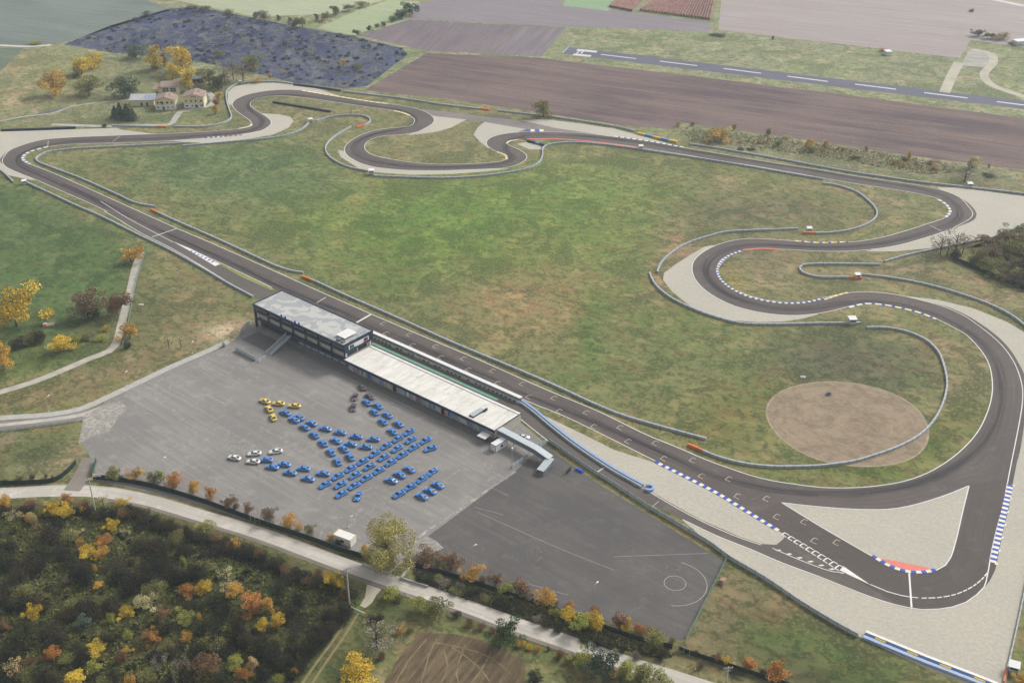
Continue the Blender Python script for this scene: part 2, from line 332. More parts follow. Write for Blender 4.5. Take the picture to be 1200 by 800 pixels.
M_RUN = asphalt('runway_asphalt', SH(112,112,128,90), None, False, -PA, .2)
sheet('runway', [G(664.5,55).xy, G(657,63).xy, G(1600,176).xy, G(1600,166).xy], .03, M_RUN)
M_WHITE = plain('white_paint', S(236,234,228), .6, .06); M_FARW = plain('far_white_paint', (.46,.46,.47,1), .6, .1)
def pquad(name, pts, z, mat, parent=None): return sheet(name, pts, z, mat, parent=parent)
rw = bpy.data.objects['runway']
for s in ('704,63.66 745.5,68.56 745.5,69.34 704,64.44','773,71.48 817,76.78 817,77.62 773,72.32','848,80.00 892,85.70 892,86.60 848,80.90','923,89.12 970,95.22 970,96.18 923,90.08','1002,98.34 1050,104.24 1050,105.26 1002,99.36','1083,108.26 1134,114.56 1134,115.64 1083,109.34','1168,118.76 1222,125.56 1222,126.64 1168,119.84',
          '677,57.6 700.5,60 698.5,62 675,59.6','673,63 693.5,65 691.5,67 670.5,64.8'): pquad('runway_stripe', s, .045, M_FARW, rw)
for s in ('678,60.1 679.6,60.3 676.4,63.2 674.8,63','680.4,60.3 684.6,60.8 684,61.4 679.8,60.9','681.8,61.4 683.4,61.6 681.6,63.4 680,63.2','658.6,62 665.6,55.4 666.6,55.5 659.6,62.2'): pquad('runway_marking', s, .045, M_FARW, rw)
M_DIRT = plain('pale_track', S(176,168,152), .95, .2, .2); M_PALE = plain('far_pale_road', SH(205,204,200,10), .9, .1, .1)
road('track_path', '1107,108.5 1115,90 1124,73', 7, .034, plain('far_dirt', SH(186,180,166,90), .95, .15, .1)); road('track_path', '1215,119 1190,110 1163,100 1153,88 1164,73 1160,63 1140,58', 6, .036, MATS['far_dirt'])
sheet('gravel_apron', '1137,57 1160,60 1163,80 1126,77', .032, plain('far_apron', SH(168,166,160,68), .95, .2, .15)); road('country_road', '1120,-8 1150,-3 1200,7 1500,62', 6, .034, M_PALE)
road('country_road', '-120,52.6 0,53.4 32,54.6 60,53', 3, .03, M_PALE)

# ------------------------------------------------------------------ gravel traps
b = NB('gravel'); v = b.pos(); f1 = b.noise(v, .8, 6, .8, .42, .6); f2 = b.noise(v, .03, 5, .65, .42, .6); f3 = b.noise(b.pos((.03,.6,1), R(40)), 1, 4, .6, .4, .65)
k = b.mix(b.scale(f2, .6), S(198,192,178), S(186,182,172)); k = b.mix(b.scale(f3, .3), k, S(208,200,182)); k = b.mix(b.scale(f1, .45), k, S(168,162,148)); b.bump(f1, .08, .6); M_GRAV = b.out(k, .95)
for s in ['796,606 836,640 853,653 896,678 940,708 980,732 1040,762 1080,780 1140,803 1176,816 1187,760 1201,690 1222,560 1240,450 1216,400 1200,389 1180,377 1140,361 1100,351.5 1062,346.8 1130,375 1180,425 1190,500 1170,610 1140,680 1080,705 960,668 880,640',
 '634,485 680,507 720,527 768,542 800,558 840,578 880,602 916,624 920,630 910,638 892,637 868,629 820,608 768,579 752,569 700,535 660,507',
 '1135.6,568.5 1116,577 1090,586 1064,593 1040,596.6 1000,596.4 960,593.6 916,588.8 960,615.8 1000,639 1022,651.6 1044,664 1064,670 1080,670.6 1098,667.6 1108,662 1114,653 1120,634 1128,600',
 '838,287 826,289 810,298 790,311 778,320 777,328 788,342 808,358 830,368 854,375 890,377.5 920,376.5 942,373 960,368 900,358 850,345 820,320 822,300',
 '1098,219.6 1124,220 1200,230 1290,242 1290,262 1200,262 1178,271 1160,279 1130,285 1088,291 1050,294.6 1014,294.6 1080,277 1135,260 1138,245 1110,227',
 '-90,158 0,154.5 90,151.6 136,150 144,152.4 180,157 100,164 40,172 14,183 16,196 42,212 12,206 -6,198 -90,190',
 '267,108 276,101 292,98.4 320,97 344,98.6 368,102.6 400,113.5 360,109 300,112 277,122 270,123 267,121',
 '306,133 326,134 340,137 344,142 338,150 320,158 290,163 260,166 240,168 196,165 240,159 290,155 314,147',
 '396,176 399,184 420,197 440,202 480,205 530,204 570,201 597,198 500,196 430,190 410,178',
 '505,135.5 547,140 528,150 510,155 478,158.6 490,151 505,144',
 '568,143 616,151.4 604,156 580,162 572,169 573,174.5 562,166 555,158 560,149',
 '610,141 640,140 680,145 720,151 746,158 804,174 760,168 720,162 690,157 650,150', '606,169 616,166.6 634,171 634,175.6 620,175']:
    sheet('gravel_trap', s, .03, M_GRAV)
# paved roads and the paddock
M_ROAD = asphalt('pale_road', S(188,181,170), S(160,153,142), False, 0, .3, .3); M_PARK = None
road('road', '-260,584 -60,580 0,578 60,575 117,576 173,586.5 233,604 300,624 367,648.5 400,661 460,682 533,706 600,731 667,754 733,777 800,798 880,824 980,858', 6.6, .04, asphalt('pale_road_uv', S(208,201,190), S(186,178,168), True, 0, .4, .3))
M_RUT = asphalt('worn_road_edge', S(128,120,112), S(150,142,130), True, 0, .4, .4)
line('worn_verge', offset(spline(GP('120,577 173,586.5 233,604 300,624 367,648.5 400,661 460,682 533,706 600,731 667,754 733,777 800,798'), 4), -3.2), 1.5, .05, M_RUT)
road('gate_lane', '84,575 93,562 100,550 106,536', 6, .046, asphalt('lane', S(150,140,130), S(120,112,106), True))
road('access_road', '-200,514 -60,506 0,499.5 60,492.5 100,486 125,478', 7, .042, asphalt('access', S(140,134,130), S(165,160,154), True, 0, .6, .5))
road('access_road_centre', '-60,504 0,498 60,491.5 100,485 118,478', 2.2, .056, plain('pale_dust', S(190,184,174), .95, .2, .3))
road('pavement', '-200,506 -60,497.6 0,490 60,485.5 95,479 125,466 165,447 205,428 240,413 268,400', 3.4, .12, plain('concrete_pavement', S(182,180,172), .9, .14, .5))
road('farm_path', '-120,500 -60,480 0,459.5 40,447 75,433 105,420 128,411 137,400 141,385 147,362 154,335 160,310 166,296', 3.6, .034, plain('concrete_path', S(184,178,166), .95, .2, .25))
sheet('dirt_lane', '430,684 447,690 441,697 436,706 428,712 422,709 428,698', .036, M_DIRT, True); road('wheel_track', '412,716 392,748 368,780 345,815', .8, .034, plain('worn_grass', S(140,130,92), .95, .2, .4)); road('wheel_track', '420,718 400,750 377,783 355,818', .8, .034, MATS['worn_grass'])
road('house_drive', '60,146 132,148 170,147 198,146 206,138 212,131 230,127 246,124 250,115 244,108', 4, .034, plain('far_path', S(176,174,164), .95, .15, .2)); road('footpath', '-60,152 0,142 32,136 60,133 88,124 152,117', 1.8, .034, MATS['far_path'])
sheet('pond_bed', '32,135.5 60,129 86,124 88,125.5 62,132 36,136.5', .03, plain('dark_ditch', S(104,104,100), .9, .2, .2))
# paddock car park: two ages of asphalt
def crumb(name, c, c2):
    b = NB(name); n = b.noise(b.pos(), .7, 6, .8, .47, .55); n2 = b.noise(b.pos(), .12, 5, .7, .44, .58); MATS[name] = b.out(b.mix(b.scale(n2, .7), b.mix(n, c, c2), c2), .95); return MATS[name]
M_P1 = asphalt('paddock_asphalt', S(150,146,142), S(128,124,121), False, -BA, .32, .35); M_P2 = asphalt('paddock_asphalt_dark', S(103,99,97), S(86,83,82), False, -BA, .28, .35)
sheet('car_park', '268,404.5 205,431 165,450 125,470 102,486 96,520 106,536 112,552 112,563 127,566 200,582 267,602 320,619 400,644 478,664 604,553 640,520 610,495 540,462 400,395 305,368', .05, M_P1)
sheet('car_park', '480,644 470,664 600,696 700,725 800,750 849,657 820,640 756,600 700,566 655,534 640,519 604,552', .058, M_P2)
road('joint_scar', '604,552 570,575 530,603 500,622 478,641', 1.1, .066, crumb('crumbling_joint', S(190,186,176), S(132,128,124)))
road('joint_scar', '440,634 428,640 415,648', .8, .066, MATS['crumbling_joint']); sheet('crumbled_patch', '478,641 500,628 512,634 520,642 500,650 484,650', .068, asphalt('crumbled', S(170,166,158), S(112,110,108), False, 0, .9, .9))
sheet('dust_spill', '98,486 128,472 140,470 150,478 138,490 128,506 108,512 92,520 96,500', .064, crumb('dust_on_asphalt', S(186,180,168), S(142,137,132)))
sheet('dark_paving', [Lc(4,-2), Lc(4,-11), Lc(21,-11), Lc(21,-2)], .066, asphalt('ramp_asphalt', S(104,100,100), S(116,112,110), False, -BA, .2))
sheet('pit_apron', [Lc(18,-3.2), Lc(18,.4), Lc(136.5,.4), Lc(136.5,-3.2)], .066, asphalt('apron_concrete', S(128,124,120), S(108,104,102), False, -BA, .3))
for i in range(46):
    x, y = random.uniform(10,150), random.uniform(-62,-6); L_ = random.uniform(4,22); q = [Lc(x+L_*t, y+random.uniform(-.25,.25)) for t in (0,.3,.6,1)]
    if random.random() < .25: q = [Lc(x+random.uniform(-.2,.2), y+L_*.5*t) for t in (0,.4,.7,1)]
    if G(0,0) and q[0].y > 300: line('asphalt_seam', spline(q, 3), random.uniform(.15,.5), .064+.0001*i, crumb('seam', S(172,168,160), S(142,138,134)) if 'seam' not in MATS else MATS['seam'])
M_THIN = plain('faded_white_paint', S(176,172,164), .8, .2, .5)
def circ(px, py, r, a0, a1):
    c = G(px, py).xy; return [c + Vector((math.cos(R(a)), math.sin(R(a))))*r for a in np.linspace(a0, a1, 40)]
line('parking_mark', circ(789,683,10.5,-100,70), .22, .072, M_THIN); line('parking_mark', circ(791,683,3.4,0,360), .2, .072, M_THIN)
for s in ('155,515.5 193,541 220,553','155,515.5 166,511','560,600 650,640 720,668','620,684 666,697','720,652 830,648','556,594 590,603','200,540 240,566 300,600'): line('parking_mark', spline(GP(s), 5), .14, .072, M_THIN)

# ------------------------------------------------------------------ the race track
E_I = '960,570.8 930,567 904,563 880,557 856,549 826,538 796,525 760,510.4 700,481.5 640,456.5 560,421 480,387.4 380,344 300,308 240,281.6 207,267.6 170,251 130,233 90,215 60,202 38,193.6 30,190 27,186 30,181 40,176 56,172 80,169.6 120,168 160,167 200,165 240,162 260,160 286,158 304,154 314,149 318,144 315,139 306,133 298,128 293,123 295,119 302,115.6 314,113 328,112.4 350,114 380,118 410,122.4 440,127 462,130 474,133 481,136 485,139 485.6,143 480,148 460,150 440,153 424,158 410,166 404,173 405,180 412,186 424,192 440,196 460,198.4 480,199.8 520,200 560,198.6 590,197 604,194 614,189 617.6,184 614,179 605,174 596,170 593,168 595,166 604,164 620,163 650,163 680,165 720,169 746,172.4 800,181 840,188 880,194 920,200.8 960,208 1000,215 1040,221 1070,226 1096,232 1108,239 1113,246 1113,250 1107,255.4 1088,262 1060,271 1030,279 1000,283.4 960,284.6 930,282.4 902,280.4 878,279.6 858,282 838,288 822,297 813,306 811,315 814,326 824,338 840,349 862,359 890,366 914,369 934,369.6 960,367.2 980,363 1000,358 1014,356 1034,357 1056,361 1076,366 1098,374 1116,383 1132,392 1144,404 1154,417 1160,430 1163,452 1161,470 1155,488 1147,504 1136,518 1120,533 1100,547 1080,557 1060,563.6 1034,568.4 1010,570.8 985,571.6'
E_O = '960,593.6 916,588.6 880,601 840,577 800,556 768,540 740,526 700,506 660,487 620,471 600,462 540,435.5 438,389 380,363.5 324,339.5 300,328 260,309 220,291 200,282 150,258.5 126,248 100,236 70,223 40,210 20,202 6,195 0,188 3,183 12,176 30,169 50,164 86,161 120,159.6 160,158 200,156.6 240,154.5 260,153 280,151 293,148 295,145 291,140 282,134 275,128 272,122 276,117 288,111.6 304,108 324,105.6 348,105.6 368,108 400,114 440,120 480,125.5 498,131 505,135 509,140 507,145 499,150 488,155 470,158 450,159.4 436,163 428,169 428,175 433,180 444,184 460,187 480,190.2 510,192.4 540,192.4 570,191 588,189 594,185 590,181 580,177 572,172 570,167 574,162 586,158 604,155.4 624,154.4 650,155 680,156 720,160.5 760,166 800,173 820,176.4 860,183 900,190 960,199 1000,206 1040,212 1080,218 1104,223 1124,231 1138,241 1144.4,251 1141,258 1130,263 1110,270 1080,280 1050,288 1020,292.4 990,294.5 960,294.4 920,292.4 894,291.6 874,292.6 858,297 846,304 840.4,313 841.6,321 848,330 858,338 874,345 894,351 920,354.6 942,354 960,350 990,343.8 1008,342 1032,343 1056,346.4 1080,352 1108,359 1130,368 1150,380 1170,395 1184,410 1194,426 1200,438 1203,454 1202,480 1199,506 1192,540 1180,560 1135,568.6 1116,577 1090,586 1064,593 1040,596.6 1000,596.4'
T_I = spline(GP(E_I), 3, True); T_O = spline(GP(E_O), 3, True)
M_TRK = asphalt('track_asphalt', S(105,95,91), S(88,80,79), True, 0, .5, .4); M_TRK2 = asphalt('track_asphalt_newer', S(95,86,82), S(85,77,74), True, 0, .3, .25); M_PIT = asphalt('pit_lane_asphalt', S(108,100,94), S(94,88,84), True, 0, .4, .35)
track = strip2('race_track', T_I, T_O, .08, M_TRK, True)
HP_O = spline(GP('1203,454 1202,480 1199,506 1192,540 1188,560 1182,596 1176,620 1170,650 1166,668 1160,680 1153,689 1144,698 1132,706 1116,711.5 1100,714 1080,714.6 1064,712 1048,705 1020,689 990,669.5 960,650 916,624 880,602'), 3)
HP_I = spline(GP('1158,478 1148,510 1136,568 1128,600 1120,634 1114,653 1108,662 1098,667.6 1080,670.6 1064,670 1044,664 1022,651.6 1000,639 960,615.8 916,588.6 890,572'), 3)
strip2('race_track_hairpin', HP_O, HP_I, .074, M_TRK2)
PL_LO = GP('1080,714.6 1064,712.4 1048,708.5 1020,699.5 990,688 960,676 916,659.4 880,644 840,628 800,609 760,589 720,565 690,548 645,519 608,491') + [Lc(124,14.6), Lc(90,14.6), Lc(56,16.7), Lc(20,16.9), Lc(-2,16.6)] + GP('270,333 240,314.5 200,291 170,275 150,264 126,249.5 100,236.5')
PL_HI = GP('1080,704 1064,700 1048,694 1020,684 990,668 960,649 922,627 920,630 910,638 892,637.5 868,629.5 820,608.5 768,579 752,571 700,538 660,511 625,486') + [Lc(128,25), Lc(100,25), Lc(50,25), Lc(20,25.2)] + GP('324,342 300,331 258,311.5 220,292 200,282 150,257 122,243 100,232')
strip2('pit_lane', spline(PL_LO, 4), spline(PL_HI, 4), .066, M_PIT)
SC_A, SC_B = spline(GP('494,128 540,133.2 570,137.4 610,142 650,150 700,157.6'), 3), spline(GP('503,135 510,136.2 568,143 616,151.4 640,155 690,158'), 3)
strip2('link_road', SC_A, SC_B, .07, asphalt('old_asphalt', S(132,124,122), S(148,140,136), True, 0, .4, .5))
sheet('asphalt_pad', '572,133.6 598,136.4 600,139.6 582,137.6', .05, M_PIT); sheet('grass_island', '258,310.5 286,322 322,339 318,340 284,325', .09, plain('island_grass', S(142,148,82), .95, .2, .5))
# rubber laid along the driving line
b = NB('tyre_rubber'); tc = b.n('ShaderNodeTexCoord'); sx_ = b.n('ShaderNodeSeparateXYZ'); b.l(tc.outputs['UV'], sx_.inputs[0]); pp_ = b.n('ShaderNodeMath', operation='PINGPONG'); pp_.inputs[1].default_value = 2.6; b.l(sx_.outputs[1], pp_.inputs[0]); ed = b.n('ShaderNodeMapRange'); ed.inputs[2].default_value = 2.4; b.l(pp_.outputs[0], ed.inputs[0])
mp = b.n('ShaderNodeMapping'); mp.inputs['Scale'].default_value = (.02,.9,1); b.l(tc.outputs['UV'], mp.inputs[0]); sn = b.noise(mp.outputs[0], 1, 4, .6, .38, .6); al = b.n('ShaderNodeMath', operation='MULTIPLY'); b.l(ed.outputs[0], al.inputs[0]); b.l(sn, al.inputs[1]); al2 = b.scale(al.outputs[0], .8); b.l(al2, b.b.inputs['Alpha']); M_RUBB = b.out(S(52,49,54), .7)
aO = np.array([tuple(q) for q in T_O]); midl = [q.lerp(Vector(aO[np.argmin(((aO-np.array(q))**2).sum(1))]), .5 + .22*math.sin(i*.021)) for i, q in enumerate(T_I)]
midl = [sum((midl[(i+j) % len(midl)] for j in range(-4,5)), Vector((0,0)))/9 for i in range(len(midl))]
line('rubber_line', midl, 5.2, .09, M_RUBB, track, True)
# paint on the track
line('edge_line', offset(T_I, .35, True) if False else T_I, .34, .098, M_WHITE, track, True)
LO = spline(GP(E_O.replace('1203,454 1202,480 1199,506 1192,540 1180,560 1135,568.6', '1198,454 1198,472 1195,492 1190,518 1184,548 1179,574 1176,590').replace('1108,359 1130,368 1150,380 1170,395 1184,410 1194,426 1200,438', '1100,357.4 1128,369 1146,381 1164,395 1177,408 1188,424 1194,438').replace('0,188 3,183', '2.6,188 5,183.4').replace('1138,241 1144.4,251 1141,258 1130,263', '1134,241 1140,250 1137,256 1128,261.5')), 3)
cut = lambda pl, a, b: pl[min(range(len(pl)), key=lambda i: (pl[i]-a).length): min(range(len(pl)), key=lambda i: (pl[i]-b).length)+1]
line('edge_line', cut(LO, G(768,540).xy, G(445,392).xy), .32, .098, M_WHITE, track); line('edge_line', cut(LO, G(320,338).xy, G(222,292).xy), .32, .098, M_WHITE, track); line('edge_line', cut(LO, G(126,248).xy, G(1178,578).xy), .32, .098, M_WHITE, track)
EL = lambda s, wd=.34, sm=True, m=None: line('edge_line', spline(GP(s), 3) if sm else GP(s), wd, .1, m or M_WHITE, track)
EL('1179,574 1176,590 1168,620 1162,646 1157,674 1153,688 1144,697 1132,705.4 1116,711 1100,713.4 1080,714 1066,712 1048,708 1020,699 990,687.4 960,675.4 916,659 880,643.6 840,627.6 800,608.6')
EL('1135.6,569 1128,600 1120,634 1114,653 1108,662 1098,667.6 1080,670.6 1064,670 1044,664 1022,651.6 1000,639 960,615.8 916,588.8'); EL('1134,569.4 1116,577 1090,586 1064,593 1040,596.6 1000,596.4 960,593.6 916,588.8')
EL('1020,684.6 1040,693 1056,697.4 1068,699.4 1076,700.2'); EL('892,638.2 868,630.4 820,609.4 768,580.4 740,563',.3); EL('122,247.5 140,258 165,273 200,290.5 240,314 270,332.4',.32); EL('118,236 150,256 180,272 203,284',.28); EL('608,489.5 643,517 668,533',.3)
for i in range(12):                                     # dashes round the hairpin exit
    a = i/12; pl = spline(GP('1080,700.6 1100,699.8 1120,696 1138,688 1150,679 1157,671'), .5); n = len(pl); line('lane_dash', pl[int(n*a):int(n*(a+.05))+2], .4, .1, M_WHITE, track)
def cross(s, wd=.4, m=None): line('cross_line', GP(s), wd, .102, m or M_WHITE, track)
cross('1065.4,671 1068.2,711.6', .55); cross('434.5,368.5 417,378.6', .9); cross('207,268 178,278', .5); cross('371,355 382,348.4', .35); cross('698,554 708,548', .4); cross('764,594 772,587',.3,M_THIN); cross('132,166 141,159.6',.5,M_THIN); cross('56,171.6 56.6,165',.5,M_THIN); cross('1089,264 1103,270.5',.6,M_THIN)
sheet('chevron', '1020,685 988,663 984,668 990,671', .1, M_WHITE, parent=track); sheet('chevron', '203,283.4 222,291 258,309.5 252,312 224,295', .1, M_WHITE, parent=track)
M_BLUE = plain('blue_paint', S(50,84,186), .6, .08); M_CREAM = plain('cream_paint', S(236,230,206), .6, .06); M_RED = plain('faded_red_paint', S(226,130,118), .7, .08); M_YEL = plain('yellow_paint', S(226,190,80), .6, .1); M_NAVY = plain('navy_paint', S(36,48,78), .5, .1)
for i in range(7):
    a = i/7; p = G(224+30*a, 293.6+14*a).xy; sheet('blue_chevron', [p + BX*0 , p + BX*1.3, p + BX*1.3 + BY*(-1.0-1.2*a), p + BY*(-1.0-1.2*a) + BX*.6], .106, M_BLUE, parent=track)
for i in range(10):                                     # pit entry: ladder of white frames
    a0, a1 = i/10, (i+.72)/10; q = lambda t: (918+70*t, 625+43*t)
    p0, p1 = G(*q(a0)).xy, G(*q(a1)).xy; d = (p1-p0).normalized(); n = Vector((-d.y, d.x)); w2 = .75+.5*a0
    line('pit_entry_frame', [p0-n*w2, p1-n*w2], .35, .1, M_WHITE, track); line('pit_entry_frame', [p0+n*w2, p1+n*w2], .35, .1, M_WHITE, track); line('pit_entry_frame', [p0-n*w2, p0+n*w2], .5, .102, M_WHITE, track)
EL('905,642 940,657 975,669.4 990,671', .3)
for i in range(7):
    x, y = 908+12.6*i, 644.4+4.4*i; sheet('pit_entry_dash', [G(x,y).xy, G(x+3.4,y+1.2).xy, G(x+8,y+.4).xy, G(x+5,y-.8).xy], .1, M_WHITE, parent=track)
slots = '448,378.4 478,391.4 509,405 541.6,419.4 575.6,433.8 610.4,448.8 647.4,465.4 685.4,482.4 725,499.8 766,518 809.6,538 852,560 896,583 940,610 978,634'
left = '451,390 482,403.6 515,418 547,432.4 581.4,448 618,464 653.4,480.8 694,498.6 734,516 776,536 820,556.4 862,580 908,604 952,632'
d0 = (G(448,378.4)-G(896,583)).xy.normalized(); n0 = Vector((-d0.y, d0.x))
M_SLOT = plain('worn_grid_paint', S(206,196,172), .7, .2, .6)
for s in (slots, left):
    for p in GP(s):
        m = MB(); 
        for a, b_ in (((0,-1.25),(0,1.25)),((0,1.25),(-2.2,1.25)),((0,-1.25),(-1.4,-1.25))):
            A, B_ = p+d0*a[0]+n0*a[1], p+d0*b_[0]+n0*b_[1]; t = (B_-A).normalized(); q = Vector((-t.y,t.x))*.11; m.add([(*(A-q),.1),(*(B_-q),.1),(*(B_+q),.1),(*(A+q),.1)], [(0,1,2,3)])
        m.build('grid_slot', M_SLOT, track)
# kerbs
def kerb(s, ms, block_=2.6, wd=1.1, off=0, z=.1):
    pl = resample(spline(GP(s), .4), block_*.52); pl = offset(pl, off) if off else pl; a, b_ = offset(pl, wd/2), offset(pl, -wd/2); n = len(pl); v = []; f = []; mi = []
    for i in range(n-1):
        k = len(v); v += [(*a[i],z-.05),(*a[i],z+.05),(*b_[i],z+.05),(*b_[i],z-.05),(*a[i+1],z-.05),(*a[i+1],z+.05),(*b_[i+1],z+.05),(*b_[i+1],z-.05)]
        f += [(k+1,k+2,k+6,k+5),(k,k+1,k+5,k+4),(k+2,k+3,k+7,k+6)]; mi += [i % len(ms)]*3
    obj('kerb', v, f, ms, track, mi=mi)
kerb('768,541 800,557 840,577.6 880,602 916,624', [M_BLUE, M_CREAM], 2.9, 1.5); kerb('1184,568 1178,594 1170,628 1163,661', [M_BLUE, M_CREAM], 2.5, 2.0)
kerb('1022,651 1044,663.4 1064,669.4 1082,670 1098,667', [M_BLUE, M_CREAM], 3.2, 1.3); sheet('kerb_apron', '1031,654 1050,657 1094,666.4 1082,669 1064,668.4 1046,662.4', .11, M_RED, parent=track)
for i in range(7): x, y = 1185.6-3.3*i, 569-0+15.2*i; sheet('kerb_tick', [G(x,y-1.2).xy, G(x,y+1.2).xy, G(x+3.6,y+1.2).xy, G(x+3.6,y-1.2).xy], .1, M_CREAM, parent=track)
kerb('870,293.4 854,299.6 844,309 840.6,318 846,329 858,338.6 880,348.4 910,354.4 940,354.8 966,349.4', [M_BLUE, M_CREAM], 2.6, 1.2); kerb('872,292.8 892,291.4 912,292', [M_RED], 2, 1.1); kerb('932,282.4 960,284.4 996,283.4', [M_CREAM, M_YEL, M_BLUE], 2.8, 1.2)
kerb('992,361 1014,356 1034,357 1048,359.4 1076,366 1098,374.4', [M_BLUE, M_CREAM, M_CREAM], 2.8, 1.2); kerb('1100,234 1109,240 1113.4,247 1112,251 1107,255.6', [M_CREAM, M_CREAM, M_BLUE], 2.4, 1.4); kerb('720,160 760,165.6 802,173', [M_CREAM, M_CREAM, M_BLUE], 2.4, 1.4); kerb('604,163.8 640,162.8 660,163.4 700,166.8 746,172.6', [M_RED], 4, 1.3)
kerb('56,172 36,177.6 28,182.4 27,187 36,193', [M_CREAM, M_CREAM, M_BLUE], 2.6, 1.6); kerb('240,161.8 262,160.2 286,158', [M_BLUE, M_CREAM], 2.8, 1.4); kerb('354,106.4 396,113.2 430,118.6 456,122', [M_CREAM, M_CREAM, M_YEL], 2.8, 1.5); kerb('462,130 474,133 481,136', [M_CREAM, M_YEL], 2.8, 1.6)
kerb('594,187 592,182 582,178', [M_CREAM, M_YEL], 2.4, 1.3); kerb('594,168 598,165.4 620,163', [M_CREAM], 2.4, 1.2); kerb('280,151 293,148 295,145', [M_CREAM], 2.4, 1.2); kerb('262,160 290,157 304,154', [M_CREAM], 3, .9)
kerb('966,351 990,343.6 996,342.6', [M_CREAM, M_YEL], 3, 1)
for a, c in ((616.5, M_BLUE), (622, M_CREAM), (627.5, M_BLUE), (632.5, M_CREAM)): sheet('painted_island', [G(a,151.6).xy, G(a+5,152.2).xy, G(a+4,154.6).xy, G(a-.5,154.2).xy], .1, c, parent=track)
# bare oval inside the sweeper
b = NB('bare_soil'); cg = G(993,494); gm = b.n('ShaderNodeNewGeometry'); sb = b.n('ShaderNodeVectorMath', operation='DISTANCE'); sb.inputs[1].default_value = (cg.x, cg.y, .02); b.l(gm.outputs['Position'], sb.inputs[0]); cx = b.n('ShaderNodeCombineXYZ'); b.l(sb.outputs['Value'], cx.inputs[0])
dn = b.n('ShaderNodeTexNoise', Scale=.06, Detail=3); b.l(gm.outputs['Position'], dn.inputs['Vector']); sc_ = b.n('ShaderNodeVectorMath', operation='SCALE'); sc_.inputs[3].default_value = 5; b.l(dn.outputs['Color'], sc_.inputs[0]); ad = b.n('ShaderNodeVectorMath', operation='ADD'); b.l(cx.outputs[0], ad.inputs[0]); b.l(sc_.outputs[0], ad.inputs[1])
rg = b.noise(ad.outputs[0], .7, 3, .7, .42, .6); bl_ = b.noise(b.pos(), .09, 7, .78, .45, .58, 1); fi = b.noise(b.pos((.4,1,1), R(30)), .8, 5, .8, .45, .58)
k = b.mix(b.scale(rg, .5), S(158,141,118), S(136,118,98)); k = b.mix(b.scale(bl_, .7), k, S(118,100,82)); k = b.mix(b.scale(fi, .4), k, S(172,156,130)); M_OV = b.out(k, .95)
ov = [G(993,494).xy + Vector((math.cos(a)*30.2*(1+.02*math.sin(3*a)), math.sin(a)*30.5*(1+.03*math.cos(2*a)))) for a in np.linspace(0, 2*math.pi, 72, endpoint=False)]
sheet('bare_oval', ov, .02, M_OV); M_RUTO = plain('pale_soil', S(164,150,124), .95, .3, .3)
line('wheel_rut', [G(993,494).xy + (p-G(993,494).xy)*.985 for p in ov], .7, .028, M_RUTO, closed=True)
sheet('ploughed_field', '492,741 530,742 575,752 616,776 612,830 430,840 455,790 474,760', .03, field('plough_near', S(132,114,86), S(82,68,50), R(-62), .07, .5, 1))
for s in ('500,748 480,772 455,815','512,747 502,770 490,815','520,760 525,780 505,820','505,752 540,758 575,770 600,790','530,758 560,780 585,815','545,755 535,790 545,820','575,765 560,790 530,825'): road('wheel_rut', s, .35, .04, plain('rut_soil', S(136,118,90), .95, .4, .3))

# ------------------------------------------------------------------ barriers and fences
M_BAR = plain('grey_barrier', S(176,182,186), .7, .1, .5); M_BARD = plain('barrier_joint', S(138,146,153), .7, .1); M_OR = plain('orange_plastic', S(232,128,56), .6, .08); M_TYRE = plain('navy_tyre_wrap', S(40,52,74), .6, .15); M_BELT = plain('blue_belt', S(150,174,216), .5, .1); M_BELTL = plain('pale_blue_belt', S(168,186,216), .5, .08)
def sweep(m, pl, prof, mi=0, cap=True):                 # prof: list of (across, z)
    n = len(pl); k = len(prof); off = [offset(pl, p[0]) for p in prof]; v = [(*off[j][i], prof[j][1]) for i in range(n) for j in range(k)]
    f = [(i*k+j, i*k+(j+1)%k, (i+1)*k+(j+1)%k, (i+1)*k+j) for i in range(n-1) for j in range(k)]
    if cap: f += [tuple(range(k))[::-1], tuple((n-1)*k+j for j in range(k))]
    m.add(v, f, mi)
def box_prof(wd, z0, z1): return [(-wd/2,z0),(wd/2,z0),(wd/2,z1),(-wd/2,z1)]
def rel(pl):                                           # thing origin at its first point
    o = pl[0].copy(); return o, [p-o for p in pl]
def barrier(s, label, orange=0, mat=None, wd=.75, h=1.05, joint=3.4, curve=True, band=None):
    pl = resample(spline(GP(s), 2) if curve else GP(s), 2.0); o, pl = rel(pl); e = empty('guard_barrier', (*o, 0)); tag(e, label, 'barrier')
    m = MB(); body = pl
    if orange: 
        c = MB(); q = pl[:4] if orange == 1 else pl[-4:]; body = pl[3:] if orange == 1 else pl[:-3]; sweep(c, q, box_prof(wd*1.15, 0, h+.05)); c.build('end_block', M_OR, e)
    sweep(m, body, box_prof(wd, 0, h)); m.build('rail', mat or M_BAR, e)
    j = MB(); q = resample(body, joint); N = len(q)
    for i in range(N-1):
        d = (q[i+1]-q[i]).normalized(); a = q[i]; M_ = Matrix.Translation((*a,0)) @ Matrix.Rotation(math.atan2(d.y,d.x),4,'Z'); j.box(-.14,.14,-wd/2-.05,wd/2+.05,0,h+.04,0,M_)
    if j.v: tag(j.build('joint_bands', band or M_BARD, e), kind='stuff')
    return e
barrier('177,246.4 200,257 250,279 300,302 324,313 344,319 360,321', 'grey barrier beside the pit exit straight with an orange end at the first corner', 1)
barrier('354,325 370,331 400,345 440,362.4 480,380 520,398 560,415 600,431.5 640,448.6 660,457.6 700,476 730,488 760,497 800,508 830,516', 'long grey barrier along the infield side of the start straight opposite the pit wall', 1)
